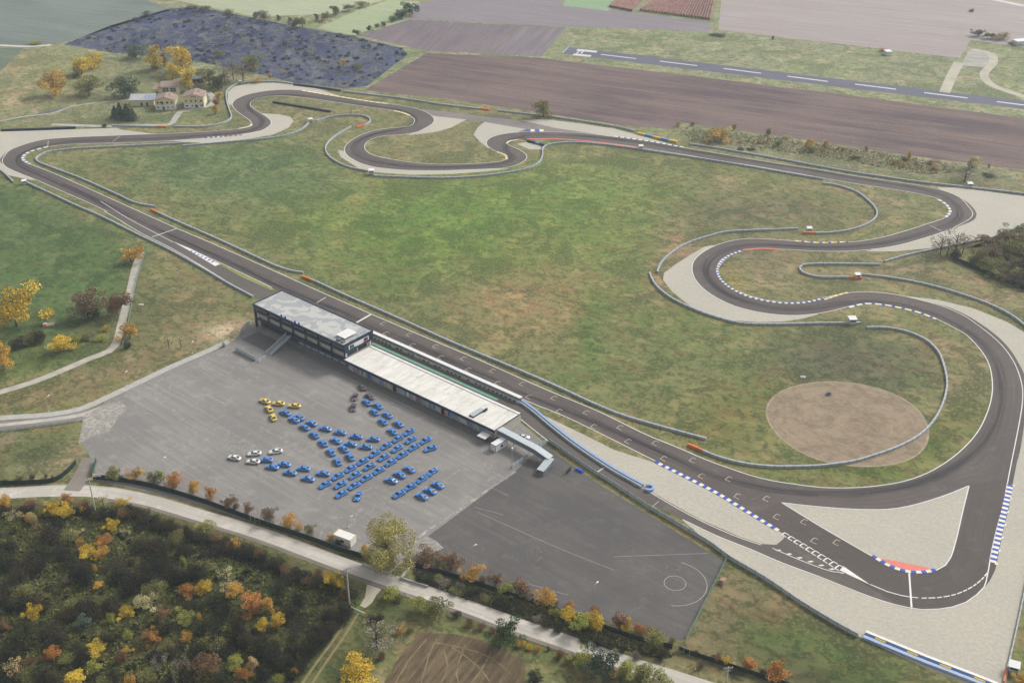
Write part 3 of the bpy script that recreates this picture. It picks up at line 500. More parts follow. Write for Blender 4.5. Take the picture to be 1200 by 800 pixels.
barrier('806,522 816,526 840,536 870,544 900,547.6 930,548 960,547 1000,541.6 1020,536 1050,525.6 1076,512 1094,494 1106,470 1109.6,450 1106,430 1099,413 1084,399 1060,389 1036,385 1010,385', 'grey barrier curling right round the bare soil oval', 1)
barrier('1008,379.6 960,380 910,381 870,380 840,373 810,362 786,350 770,337 763,326 761,319', 'grey barrier below the gravel of the blue kerbed hairpin')
barrier('770,320 774,310 786,298 806,286 830,278 850,273 880,271 910,270 935.6,269', 'grey barrier above the gravel of the blue kerbed hairpin')
barrier('941,274 970,274 990,271.6 1008,267 1022,260 1027.6,252 1025,244 1016,235 1004,226 980,218 960,215', 'grey barrier hooked round the infield grass inside the far right hairpin', 1)
barrier('1010,327 990,326 960,325.6 944,322 937,317 940,312 952,310.4 990,310.4 1036,311', 'U shaped grey barrier between the two legs of the blue kerbed hairpin', 1)
barrier('1036,307.6 1064,299.6 1096,293 1130,286 1160,280 1180,272 1215,264', 'grey barrier running up to the bare trees by the gravel', mat=M_BAR)
barrier('1008,322.4 1040,326 1070,331 1100,338 1130,347 1160,358 1184,370 1200,382 1240,415', 'grey barrier above the gravel outside the fast sweeper')
barrier('403,108 440,112.4 480,117.4 520,123.6 576,130', 'grey barrier along the ploughed field above the link road', 2)
barrier('584,130.6 640,137 680,142.6 720,149 746,155', 'grey barrier between the lone field tree and the far gravel')
barrier('808,169.6 840,174.4 880,181.4 920,188.4 960,196 1000,203 1040,209 1080,214.6 1120,219 1160,223.4 1196,227.6 1280,238', 'grey barrier along the scrub strip above the back straight')
barrier('204,149.2 240,149.3 252,147.4 264,144 271,139 269,130 266,120 266,108 272,102 282,98 300,97 320,96.4 344,99', 'grey barrier bending past the farmhouses round the far gravel')
barrier('132,148.2 160,149 197,149.6', 'short grey barrier below the farmhouse lawn', 2)
barrier('182,243 160,239 140,230 120,221 90,208 60,197 44,190 42.6,186 48,182 60,178.4 90,175 120,173.4 160,171.4 218,168.4', 'grey barrier wrapped round the infield inside the first corner')
barrier('214,172 240,169.8 280,166.2 320,162.4 340,158 354,152 362,145', 'grey barrier below the gravel of the far S bend')
barrier('371,142.6 388,137.6 410,135.6 426,136.6 434,141 430,146.4 418,150.4', 'hook shaped grey barrier with an orange tip in the far S bend', 2)
barrier('411.6,149.4 398,157 386,166 381.6,174 384,182 392,189 408,196.4 432,201.6', 'grey barrier round the outside of the chicane hairpin')
barrier('438,207 480,208.8 520,209.6 560,207.6 600,202.4 620,198 632,191 636,182 636,175 640,171.6 650,169.4 670,167.8 690,168.8 720,171.8 746,175.4 780,180.6 820,186.6 880,196.4 920,203.4 968,211.4', 'long grey barrier from the chicane along the infield side of the back straight')
barrier('32,215 60,228 90,242 120,255 160,275 200,294.6 240,317 270,334.6 299,350', 'grey barrier between the left meadow and the pit exit')
barrier('-60,170 0,200 17,215', 'short grey barrier at the meadow corner beyond the marshal hut')
barrier('1176,800 1186,760 1201,690 1226,560', 'grey rail at the edge of the wide gravel by the tilted shed', 1, wd=.4, h=.8)
def tyre_wall(s, label, ms, block=2.4, wd=1.3, h=1.1):
    pl = resample(spline(GP(s), 1), block); o, pl = rel(pl); e = empty('tyre_wall', (*o,0)); tag(e, label, 'tyre wall')
    for i in range(len(pl)-1):
        d = (pl[i+1]-pl[i]); M_ = Matrix.Translation((*pl[i],0)) @ Matrix.Rotation(math.atan2(d.y,d.x),4,'Z'); m = MB(); L = d.length
        m.box(.04,L-.04,-wd/2,wd/2,0,h,0,M_); m.box(.1,L-.1,-wd/2+.1,wd/2-.1,h,h+.06,0,M_); m.build('tyre_bundle', ms[i % len(ms)], e)
    return e
M_CYAN = plain('cyan_wrap', S(84,150,206), .5, .08)
tyre_wall('344,99.8 375,103.6 403,107.8', 'dark navy tyre wall behind the far gravel below the burnt scrub', [M_TYRE], 4)
tyre_wall('2,153.6 40,152.4 91,150.6', 'dark navy tyre wall behind the first corner gravel', [M_TYRE], 4); tyre_wall('-40,155.6 0,154', 'bright blue tyre wall ending at the first corner gravel', [M_CYAN], 4)
tyre_wall('320,120.6 355,126.4 391,132.4', 'free standing dark tyre wall on grass inside the far S bend', [M_TYRE], 4)
tyre_wall('618,166 630,169 638,171.4', 'short dark tyre wall by the tiny gravel patch', [M_TYRE, M_TYRE, M_CYAN], 3)
tyre_wall('747,157 775,163.6 803,169.4', 'yellow and blue tyre wall behind the back straight kerb', [M_YEL, M_CYAN], 5.4, 1.6)
# two tone tyre barrier at the bottom gravel
pl = resample(GP('1012,746 1080,774 1140,797 1175,811'), 3.2); e = empty('tyre_wall', (*pl[0],0)); tag(e, 'long white, blue and yellow tyre wall at the foot of the wide gravel', 'tyre wall'); o0 = pl[0].copy()
for i in range(len(pl)-1):
    d = pl[i+1]-pl[i]; M_ = Matrix.Translation((*(pl[i]-o0),0)) @ Matrix.Rotation(math.atan2(d.y,d.x),4,'Z')
    MB().box(.03,3.17,.9,1.9,0,1.3,0,M_).build('tyre_bundle', M_WHITE, e); MB().box(.03,3.17,.2,.88,0,1.05,0,M_).build('tyre_bundle', M_YEL if i % 3 == 1 else plain('deep_blue_wrap', S(44,92,160), .5, .1), e)
    MB().box(0,3.2,-1.1,.18,0,.9,0,M_).build('belt_cover', M_BELTL, e)
# blue belt barrier between pit lane and start straight
pl = spline(GP('611,471 624,480 650,501.6 680,524.6 720,551 754,570'), 3); o0, q = rel(pl); e = empty('belt_barrier', (*o0,0)); tag(e, 'blue belt faced barrier splitting pit lane entry from the straight', 'barrier')
m = MB(); sweep(m, q, box_prof(.9, 0, 1.15)); m.build('blue_belt', M_BELT, e); m = MB(); sweep(m, offset(q, -1.25), box_prof(.5, 0, 1.0)); m.build('rail', M_BAR, e); m = MB(); sweep(m, offset(q, -.72), box_prof(.5, 0, .7)); m.build('gap_cover', M_BELTL, e)
j = MB()
for p, p2 in zip(resample(q, 2.5), resample(q, 2.5)[1:]):
    d = p2-p; M_ = Matrix.Translation((*p,0)) @ Matrix.Rotation(math.atan2(d.y,d.x),4,'Z'); j.box(-.06,.06,-1.55,-.98,0,1.04,0,M_)
tag(j.build('joint_bands', M_BARD, e), kind='stuff')
c = G(760.5,573).xy; m = MB(); arc = [Vector((math.cos(a), math.sin(a)))*1.5 for a in np.linspace(R(-150), R(120), 14)]; sweep(m, arc, box_prof(.9, 0, 1.1)); o = m.build('tyre_wall', M_BELT); o.location = (*c,0); tag(o, 'small blue horseshoe tyre wall at the tip of the belt barrier', 'tyre wall')
# panel fence along the pit lane
M_PAN = plain('grey_fence_panel', S(184,194,202), .6, .1, .4); M_PANP = plain('fence_post_grey', S(112,120,126), .6, .1)
def panel_fence(name, s, label, cat, h, mp, mpost, step=3.5, th=.1, joined=False, pw=.12):
    pl = resample(spline(GP(s), 1.5), step); o, pl = rel(pl); e = empty(name, (*o,0)); tag(e, label, cat); L = step
    pm = MB().box(.1, L-.1, -th/2, th/2, .08, h).mesh('fence_panel', mp); po = MB().box(-pw/2, pw/2, -pw/2-.03, pw/2+.03, 0, h+.12).mesh('fence_post', mpost)
    if joined:
        m = MB(); sweep(m, pl, box_prof(th, .05, h)); m.build('mesh_screen', mp, e); j = MB()
        for p in pl: j.box(p.x-pw/2, p.x+pw/2, p.y-pw/2, p.y+pw/2, 0, h+.1)
        tag(j.build('fence_posts', mpost, e), kind='stuff'); return e
    for a, b_ in zip(pl, pl[1:]):
        d = b_-a; r = math.atan2(d.y, d.x); inst('fence_panel', pm, e, (*a,0), r, (d.length/L,1,1)); inst('fence_post', po, e, (*a,0), r)
    return e
panel_fence('panel_fence', '643,517.6 665,533 690,550 720,569 756,592.6 800,619 836,641 853,654 896,679.4 940,709 980,733 1011,750', 'long grey panel fence from the footbridge along pit entry to the wide gravel', 'fence', 1.6, M_PAN, M_PANP)
M_GMESH = plain('dark_green_mesh', S(30,50,48), .8, .15); M_GPOST = plain('green_post', S(44,72,64), .6, .1); M_GWIRE = plain('green_wire', S(104,134,124), .7, .1)
panel_fence('mesh_fence', '109,561 130,563 167,569 233,587.5 300,612 367,634.5 400,646.5 432,655 462,658', 'dark green mesh fence between paddock trees and the road left of the willow', 'fence', 2.1, M_GMESH, M_GPOST, 3, .06, True)
panel_fence('mesh_fence', '484,664 533,677 583,694 633,709.5 700,734 750,751 790,760.6', 'dark green mesh fence between paddock trees and road right of the willow', 'fence', 1.9, M_GMESH, M_GPOST, 3, .06, True)
panel_fence('mesh_fence', '802,765 830,774 870,787 910,800 980,822', 'dark green mesh fence below the small orange trees', 'fence', 1.8, M_GMESH, M_GPOST, 3, .06, True)
panel_fence('mesh_fence', '-120,572 0,568.6 40,567.4 63,565 74,559 82,552 94,538', 'dark green mesh fence round the grass corner by the access lane', 'fence', 2.0, M_GMESH, M_GPOST, 3, .06, True)
panel_fence('mesh_fence', '113,541 110,550 107.5,559', 'short green mesh fence beside the paddock gate lane', 'fence', 1.8, plain('green_mesh', S(44,84,72), .8, .1), M_GPOST, 3, .06, True)
panel_fence('mesh_fence', '1116,304.4 1140,315 1160,323 1200,340 1260,366', 'dark green mesh fence in front of the brown wood', 'fence', 2.2, M_GMESH, M_GPOST, 3, .06, True); panel_fence('mesh_fence', '1136,293 1150,288 1164,284.6', 'short dark fence behind the bare trees beside the wood', 'fence', 1.8, M_GMESH, M_GPOST, 3, .06, True)
def wire_fence(s, label, h=1.8, step=3):
    pl = resample(GP(s), step); o, pl = rel(pl); e = empty('wire_fence', (*o,0)); tag(e, label, 'fence'); m = MB(); j = MB()
    for a, b_ in zip(pl, pl[1:]):
        for z in np.linspace(.15, h, 7): m.bar((*a,z), (*b_,z), .035, 3)
        for t in np.linspace(0,1,7)[:-1]: p = a.lerp(b_, t); m.bar((*p,.1), (*p,h), .03, 3)
        j.bar((*a,0), (*a,h+.1), .07, 5)
    m.build('wire_mesh', M_GWIRE, e); tag(j.build('fence_posts', M_GPOST, e), kind='stuff')
wire_fence('852,654 838,684 822,715 801,757', 'green wire fence between the dark car park and the grass'); wire_fence('170,297 160,330 154,362 147,395 142,412', 'thin green wire fence beside the concrete farm path', 1.3)
wire_fence('-40,500 0,506.4 50,500 98,493.4', 'pale wire fence below the paddock access road', 1.0)
# gates in the mesh fence
M_STEEL = plain('galvanised_steel', S(158,164,168), .45, .12, .6, .3)
def gate(px, py, px2, py2, label):
    a, b_ = G(px,py).xy, G(px2,py2).xy; d = b_-a; e = empty('steel_gate', (*a,0), math.atan2(d.y,d.x)); tag(e, label, 'gate'); L = d.length
    for i in range(3): MB().box(L*i/2-.09, L*i/2+.09, -.09,.09, 0, 2.2).build('gate_post', M_STEEL, e)
    for i in range(2): MB().box(L*i/2+.14, L*(i+1)/2-.14, -.03,.03, .2, 1.8).build('gate_leaf', M_GPOST, e)
gate(294,610,304.5,614.5, 'twin leaf gate with pale posts in the fence left of the container'); gate(474,659.5,484,663.5, 'twin leaf gate beside the big willow tree'); gate(795,762,808,767, 'twin leaf gate at the corner of the dark car park')
# low white entrance walls by the road
M_CONC = plain('pale_concrete', S(196,194,190), .85, .1, .5)
for s, lb in (('424.5,662 456,672.4 466,662', 'low white L shaped entrance wall in front of the willow'), ('479.5,667 469.5,678 501.5,688', 'low white L shaped entrance wall right of the willow')):
    pl = GP(s); o0, q = rel(pl); m = MB()
    for a, b_ in zip(q, q[1:]): m.beam((*a,0), (*b_,0), .4, .8)
    o = m.build('entrance_wall', M_CONC); o.location = (*o0,0); tag(o, lb, 'wall')

# ------------------------------------------------------------------ paddock tower and pit garages
M_NV = plain('navy_cladding', S(46,58,82), .5, .12, .5); M_CRM = plain('cream_wall', S(196,190,176), .8, .08); M_DECK = plain('deck_brown', S(150,136,126), .85, .12); M_GLASS = NB('dark_glass'); M_GLASS.b.inputs['Metallic'].default_value = .2; M_GLASS = M_GLASS.out(S(48,58,68), .12); M_WHP = plain('white_panel', S(232,232,230), .6, .05)
b = NB('tower_roof_membrane'); v = b.pos(); n = b.noise(v, .16, 3, .55, .49, .52, .8); n2 = b.noise(v, .5, 4); edge = b.noise(v, .16, 3, .55, .46, .49, .8)
k = b.mix(n, S(200,198,192), S(168,171,173)); k = b.mix(b.scale(n2, .25), k, S(150,152,152)); M_ROOF = b.out(k, .8)
b = NB('garage_roof'); v = b.pos(); n = b.noise(b.pos((.12,1.0,1), -BA+R(90)), .9, 5, .7, .42, .7); n2 = b.noise(v, .12, 4, .6, .35, .7)
k = b.mix(b.scale(n, .75), S(240,238,232), S(196,190,178)); k = b.mix(b.scale(n2, .4), k, S(206,201,190)); n4_ = b.noise(v, .5, 5, .7, .56, .66); k = b.mix(b.scale(n4_, .45), k, S(170,164,152)); M_GROOF = b.out(k, .8)
def bld(name, label, cat): e = empty(name, (*BO,0), BA); tag(e, label, cat); return e
def bx(name, par, x0,x1,y0,y1,z0,z1, m): return MB().box(x0,x1,y0,y1,z0,z1).build(name, m, par)
T = bld('paddock_tower', 'three storey dark navy paddock building with grey patchy flat roof', 'building')
bx('ground_floor_wall', T, 1,55.6, 2.4,16, 0,3.9, M_NV); bx('first_floor_slab', T, .2,56, .3,16.4, 3.9,4.25, M_NV); bx('parapet', T, .2,56.05, .28,.5, 4.25,5.2, M_NV)
bx('first_floor_wall', T, .8,55.4, 1.5,15.8, 4.25,7.6, M_CRM); bx('second_floor_slab', T, .2,56.1, .2,16.4, 7.6,7.95, M_NV); bx('parapet', T, .2,56.12, .18,.42, 7.95,8.95, M_NV); bx('deck', T, .5,55.4,.42,1.29,7.95,7.99, M_DECK); bx('deck', T, .5,55.4,.5,1.49,4.25,4.29, M_DECK)
bx('second_floor_wall', T, .8,55.4, 1.3,15.8, 7.99,10.9, M_CRM); rf = bx('roof', T, .15,55.85, .15,16.25, 10.9,11.2, M_ROOF)
for a in ((0,56,-.35,.15,10.3,11.5),(0,56,16.25,16.55,10.55,11.5),(-.3,0,-.15,16.55,10.55,11.5),(56,56.3,-.15,16.55,10.55,11.5)): bx('fascia', rf, *a, M_NV)
colm = MB().box(-.3,.3,-.2,.2,0,3.0).mesh('column', M_NV); win = MB().box(-3.3,3.3,-.04,.04,0,1.5).mesh('shutter_panel', plain('cream_shutter', S(206,200,186), .7, .06))
for i in range(8):
    for z in (4.25, 7.95): inst('column', colm, T, (.55+7.86*i, .75, z))
    if i < 7:
        for z in (4.35, 8.05): inst('shutter_panel', win, T, (4.5+7.86*i, 1.45 if z < 6 else 1.25, z), 0, (1,1,1.75))
bx('corner_pier', T, -.25,.5, .2,1.2, 0,9.3, M_NV); 
gl = MB().box(-1.7,1.7,-.05,.05,0,2.5).mesh('ground_window', M_GLASS)
for i in range(5): inst('ground_window', gl, T, (5.2+3.7*i, 2.36, .6))
for i in range(7): bx('garage_door', T, 25.4+4.2*i, 28.8+4.2*i, 2.3,2.39,.05,3.2, plain('pale_blue_door', S(160,172,184), .6, .1)); 
# right end wall facing down the garages
bx('end_frame', T, 55.6,56.25, .3,16.3, 7.2,10.74, M_NV); bx('end_panel', T, 56.26,56.36, 2.6,13.8, 8.2,10.1, M_WHP)
for y in (3.2, 11.0): 
    for q in range(3): bx('end_window', T, 56.37,56.42, y+.75*q, y+.62+.75*q, 8.75,9.9, M_GLASS)
bx('green_stripe', T, 56.37,56.41, 3.0,6.2, 8.25,8.65, plain('green_paint', S(60,150,110), .6, .05)); bx('red_stripe', T, 56.37,56.41, 10.6,13.6, 8.25,8.65, plain('red_paint', S(208,66,66), .6, .05))
bx('end_column', T, 55.3,55.9, 1.0,1.6, 5.1,7.5, M_WHP); bx('end_column', T, 55.3,55.9, 14.6,15.2, 5.1,7.5, M_WHP); bx('end_doors', T, 55.42,55.5, 2.4,7.6, 5.1,7.2, M_NV); bx('end_doors', T, 55.42,55.5, 8.4,13.2, 5.1,7.2, M_GLASS)
bx('roof_panel', rf, 48.2,53.6, 3.3,10.2, 12.1,12.2, M_WHP)
for x in (48.4,53.2):
    for y in (3.5,9.8): bx('panel_leg', rf, x,x+.15,y,y+.15,11.2,12.1, M_STEEL)
bx('air_unit', rf, 50.6,52.4, 1.2,2.8, 11.2,12.0, plain('grey_unit', S(110,114,118), .6, .1)); bx('air_unit', rf, 53.0,54.6, 1.2,2.6, 11.2,11.8, MATS['grey_unit'])
rl = MB()
for y in (1,3,5,7,9,11,13,15): rl.bar((55.2,y,11.2),(55.2,y,12.2),.05,4)
rl.bar((55.2,1,12.2),(55.2,15,12.2),.05,4); rl.build('roof_railing', M_STEEL, rf)
for x in (18,20.5,26.6,29): 
    m = MB().bar((x,.02,11.2),(x,-.02,12.6),.04,4).box(x,x+1.0,-.03,.03,11.55,12.55); o = m.build('blue_flag', plain('flag_blue', S(36,92,220), .7, .05), rf)
# garages
Gb = bld('pit_garages', 'long single storey pit garage block with dirty white flat roof', 'building')
bx('wall', Gb, 56.5,136.2, 1.2,13.8, .06,4.7, plain('garage_wall', S(150,156,162), .8, .1)); gr = bx('roof', Gb, 56.4,136.6, -.4,15.0, 4.7,5.0, M_GROOF)
for x in range(8): bx('roof_rib', gr, 60+9.7*x, 60.12+9.7*x, -.3,13.4, 5.0,5.03, plain('roof_seam', S(206,202,194), .8, .1))
bx('fascia', Gb, 18,136.6, -.75,-.41, 4.0,5.06, M_NV); bx('roof_step', gr, 56.4,136.5, 13.5,13.75, 5.0,5.2, plain('roof_trim', S(224,220,212), .8, .1)); bx('fascia', Gb, 56.4,136.6, 15.01,15.3, 4.2,5.06, M_NV); bx('end_wall', Gb, 136.22,136.5, -.3,14.9, .06,4.69, M_CRM); bx('fascia', Gb, 136.61,136.75, -.4,15.0, 4.75,5.06, M_NV)
hues = [S(176,186,196), S(150,166,184), S(200,200,196), S(132,150,170)]; k = 0; x = 57.5
while x < 133:
    w_ = random.choice((3.2,3.6,2.2)); kk = random.random()
    if (x-57.5) % 26 > 22: bx('garage_opening', Gb, x, x+w_, 1.10,1.18, .08,3.9, M_GLASS)
    else: bx('garage_door', Gb, x, x+w_, 1.08,1.18, .08,3.5, plain('door_%d' % (k % 4), hues[k % 4], .6, .1))
    bx('pier', Gb, x+w_+.05, x+w_+.4, .7,1.19, .08,4.6, M_CRM); x += w_+.45; k += 1
for x, c in ((62,(214,110,50)),(64.6,(60,150,190)),(68.6,(50,90,210)),(77.5,(214,196,190)),(81,(216,160,70)),(104,(60,130,200)),(110,(230,120,90)),(112,(40,110,200)),(90,(240,240,240)),(95.2,(200,90,70))): bx('poster', Gb, x, x+1.1, .95,1.05, .5,2.6, plain('poster_%d' % int(x*10), S(*c), .6, .08))
sk = bx('skylight_kerb', gr, 123,125.2, .8,7.2, 5.0,5.5, plain('skylight_frame', S(70,78,86), .6, .1)); bx('skylight_glass', gr, 123.2,125.0, 1.0,7.0, 5.5,5.56, plain('skylight_pane', S(176,188,194), .3, .05))
for y in (6.4,7.0,7.8): bx('roof_vent', gr, 125.4,125.8, y,y+.35, 5.0,6.2, M_NV)
# pit wall with its row of signalling bays
W = bld('pit_wall', 'white pit wall with a row of dark signalling windows beside the start grid', 'wall')
bx('wall_base', W, 24,127, 25.3,25.7, 0,1.0, M_WHP); bx('platform', W, 24,127, 25.7,27.2, 0,.55, plain('pit_wall_platform', S(190,190,188), .8, .08)); bx('back_wall', W, 24,127, 27.2,27.5, 0,2.1, M_WHP); bx('canopy', W, 24,127, 25.8,27.5, 2.3,2.42, M_WHP); bx('track_rail', W, 24,127, 27.8,28.1, 0,.9, M_BAR)
pw_ = MB().box(0,1.4,-.04,.04,0,.55).mesh('signal_window', M_GLASS); py_ = MB().box(0,1.4,-.04,.04,0,.55).mesh('signal_window_board', M_YEL); pp = MB().box(-.1,.1,-.1,.1,0,1.75).mesh('canopy_post', M_WHP)
for i in range(46):
    x = 25+2.2*i
    if random.random() < .82: inst('signal_window', py_ if random.random() < .14 else pw_, W, (x, 25.26, .3))
    if i % 3 == 0: inst('canopy_post', pp, W, (x-.3, 25.9, .55))
# green painted stripe on the pit lane
struct(obj('pit_lane_stripe', [(*Lc(x,y),.09) for x,y in ((49,21.7),(118.7,21.6),(118.7,23),(49,23.1))], [(0,1,2,3)], plain('green_lane_paint', S(118,172,150), .7, .15, .4)))
struct(obj('pit_lane_stripe', [(*Lc(x,y),.092) for x,y in ((49,19.4),(122,19.3),(122,21.4),(49,21.5))], [(0,1,2,3)], plain('dark_pit_box', S(74,76,84), .7, .1)))
# outside stairs of the tower
Sx = bld('outside_staircase', 'grey steel staircase climbing to the tower first floor', 'staircase'); n = 22
stp = MB().box(21.4,24.2,0,.34,0,.06).mesh('step', M_STEEL)
for i in range(n): inst('step', stp, Sx, (0, -12.2+i*.53, .18+i*.185))
for x in (21.3,24.3):
    m = MB(); m.add([(x-.05,-12.4,0),(x+.05,-12.4,0),(x+.05,-.5,4.2),(x-.05,-.5,4.2),(x-.05,-12.4,1.15),(x+.05,-12.4,1.15),(x+.05,-.5,5.35),(x-.05,-.5,5.35)], [(0,1,2,3),(4,7,6,5),(0,4,5,1),(1,5,6,2),(2,6,7,3),(3,7,4,0)]); m.build('stair_side', M_PAN, Sx)
m = MB(); m.beam((23,-12.2,.1),(23,-.4,4.2),2.7,.08); m.build('stringer', M_STEEL, Sx); bx('landing', Sx, 21.2,24.4,-.5,.3,4.05,4.2, M_STEEL); bx('support', Sx, 22.6,23,-3,-2.8,.07,3.2, M_STEEL)
panel_fence('panel_fence', '276.5,411 290,418 303,425', 'grey panel screen fence in front of the paddock ramp', 'fence', 1.9, M_PAN, M_STEEL, 2.2); panel_fence('panel_fence', '303,425 313,419.4', 'short grey panel screen at the foot of the steel staircase', 'fence', 1.9, M_PAN, M_STEEL, 2.2)
panel_fence('panel_fence', '279.5,397 283,391 288,383 296,379', 'grey panel fence climbing the dusty bank beside the tower', 'fence', 1.9, M_PAN, M_STEEL, 2.2); panel_fence('panel_fence', '261,405 267,408', 'small grey gate panel at the end of the pavement', 'fence', 1.9, M_PAN, M_STEEL, 2.0)
# covered footbridge at the garage end
F_ = empty('covered_footbridge', (*G(640,545).xy,0)); tag(F_, 'grey covered footbridge stepping down from the garage roof to the car park', 'footbridge'); fo = Vector((*G(640,545).xy,0))
M_FB = plain('translucent_grey', S(196,204,206), .5, .08); M_FBS = plain('bridge_side', S(120,132,138), .6, .1)
a = Vector((*Lc(136.9,2.2),2.6)); b1 = G(629,524,4.9); b1.z = 2.6; c1 = G(645.5,535.5,3.6); c1.z = 1.3; d1 = G(633,551,2.2); d1.z = 0
for p, q, pn in ((a,b1,'deck'),(b1,c1,'ramp'),(c1,d1,'stair_flight')):
    p, q = p-fo, q-fo; m = MB(); m.beam(p,q,2.6,.15); fl = m.build(pn, M_STEEL, F_); t = (q-p); t = Vector((-t.y,t.x,0)).normalized()
    for sg in (-1,1): m = MB(); m.beam(p+t*sg*1.3+Vector((0,0,.15)), q+t*sg*1.3+Vector((0,0,.15)), .08, 1.5); m.build('side_screen', M_FBS, F_)
    m = MB(); m.beam(p+Vector((0,0,2.1)), q+Vector((0,0,2.1)), 2.9, .1); m.build('roof_cover', M_FB, F_)
    for tt in (.12,.5,.88):
        r_ = p.lerp(q,tt)
        for sg in (-1,1): m = MB(); m.bar((r_.x+t.x*sg*1.36, r_.y+t.y*sg*1.36, -.0), (r_.x+t.x*sg*1.36, r_.y+t.y*sg*1.36, r_.z+2.1), .07, 5); m.build('post', M_STEEL, F_)
panel_fence('panel_fence', '600,549.4 612,541 622,534', 'grey panel fence below the covered footbridge', 'fence', 2.0, M_PAN, M_STEEL, 2.2); panel_fence('panel_fence', '632,525 640,520 644,518', 'grey panel fence joining footbridge and pit lane', 'fence', 2.0, M_PAN, M_STEEL, 2.0)
panel_fence('panel_fence', '664,556 668,552 671,549', 'short green mesh panel screen below the pit entry fence', 'fence', 1.8, M_GPOST, M_GPOST, 1.6)
# container, awning, van, generator near the garages
def container(px, py, px2, py2, wd, h, label, trim, cat='container', top=M_WHP):
    a, b_ = G(px,py).xy, G(px2,py2).xy; d = b_-a; L = d.length; e = empty('site_container', (*a,.06), math.atan2(d.y,d.x)); tag(e, label, cat)
    bx('body', e, 0,L,0,wd,.15,h, M_WHP); bx('base_frame', e, .05,L-.05,.05,wd-.05,0,.15, M_STEEL); bx('roof', e, .1,L-.1,.1,wd-.1,h,h+.05, top)
    for x0,x1,y0,y1 in ((-.04,L+.04,-.04,.08),(-.04,L+.04,wd-.08,wd+.04),(-.04,.08,.08,wd-.08),(L-.08,L+.04,.08,wd-.08)): bx('roof_edge', e, x0,x1,y0,y1,h-.1,h+.08, trim)
    for x0,y0 in ((-.03,-.03),(L-.09,-.03),(L-.09,wd-.09),(-.03,wd-.09)): bx('corner_post', e, x0,x0+.12,y0,y0+.12,.15,h-.1, trim)
    bx('window', e, L*.42,L*.62,-.03,.0,1.1,2.0, M_GLASS); return e
container(581,530.5,594.5,522.5,2.8,2.9,'white site container with blue edges beside the garage end', plain('container_blue', S(70,90,150), .5, .08)); container(391,634.5,411,642,3.4,3.0,'white container with yellow edges by the paddock trees', M_YEL)
aw = empty('awning', (*G(567,517).xy,.06), BA); tag(aw, 'white fabric awning standing in front of the last garage', 'awning'); m = MB(); m.add([(-2,-1.6,2.5),(2,-1.6,2.5),(2,1.6,2.8),(-2,1.6,2.8),(-2,-1.6,2.56),(2,-1.6,2.56),(2,1.6,2.86),(-2,1.6,2.86)], [(0,3,2,1),(4,5,6,7),(0,1,5,4),(1,2,6,5),(2,3,7,6),(3,0,4,7)]); m.build('canopy', M_WHP, aw)
for x in (-1.8,1.8):
    for y in (-1.4,1.4): MB().bar((x,y,0),(x,y,2.6),.05,5).build('leg', M_STEEL, aw)
gn = empty('equipment_trailer', (*Lc(139.6,-.4),.06), BA); tag(gn, 'dark equipment trailer parked under the footbridge', 'trailer'); bx('body', gn, -2.4,2.2,-1.2,1.2,.5,1.9, M_NV); bx('load', gn, -1.4,1.0,-1,1,1.9,2.3, M_STEEL)
for x in (-1.2,.8):
    for y in (-1.3,1.1): MB().bar((x,y,.35),(x,y+.2,.35),.35,10).build('wheel', M_NV, gn)
# marshal huts
M_HUTS = plain('hut_side', S(206,208,208), .7, .08)
def hut(px, py, label, rz=0, s=1.0, tilt=0):
    e = empty('marshal_hut', (*G(px,py).xy,0), rz); tag(e, label, 'hut'); e.scale = (s,s,s); bx('floor', e, -1.1,1.1,-1,1,0,.5, M_STEEL); bx('side_wall', e, -1.1,-1.0,-.95,.95,.5,2.2, M_HUTS); bx('side_wall', e, 1.0,1.1,-.95,.95,.5,2.2, M_HUTS); bx('back_wall', e, -1.0,1.0,.86,.95,.5,2.2, M_HUTS); bx('counter', e, -1.0,1.0,-.95,-.88,.5,1.3, M_HUTS)
    m = MB(); m.add([(-1.35,-1.3,2.2),(1.35,-1.3,2.2),(1.35,1.25,2.45),(-1.35,1.25,2.45),(-1.35,-1.3,2.32),(1.35,-1.3,2.32),(1.35,1.25,2.57),(-1.35,1.25,2.57)], [(0,3,2,1),(4,5,6,7),(0,1,5,4),(1,2,6,5),(2,3,7,6),(3,0,4,7)]); m.build('roof', M_WHP, e); return e
hut(29,216,'white marshal hut at the meadow corner before the pit exit',.4); hut(364,143.5,'white marshal hut on the grass inside the far S bend',.3); hut(435.5,204.5,'white marshal hut behind the chicane hairpin gravel',.1,1.2); hut(751,175,'white marshal hut beside the red kerb of the back straight',.2); hut(1136,219.6,'white marshal hut behind the far right hairpin gravel',.0,1.1); hut(948,271.6,'white marshal hut above the blue kerbed hairpin',.0); hut(1004.5,326,'white marshal hut at the orange end of the U shaped barrier',.1); hut(998,379.6,'white flat roofed marshal hut above the bare oval',.1,1.3); hut(1187,786,'tilted white shed behind the grey rail of the wide gravel',-.4,1.15); hut(282,98.4,'white marshal hut at the bend below the burnt scrub',.2,.9)
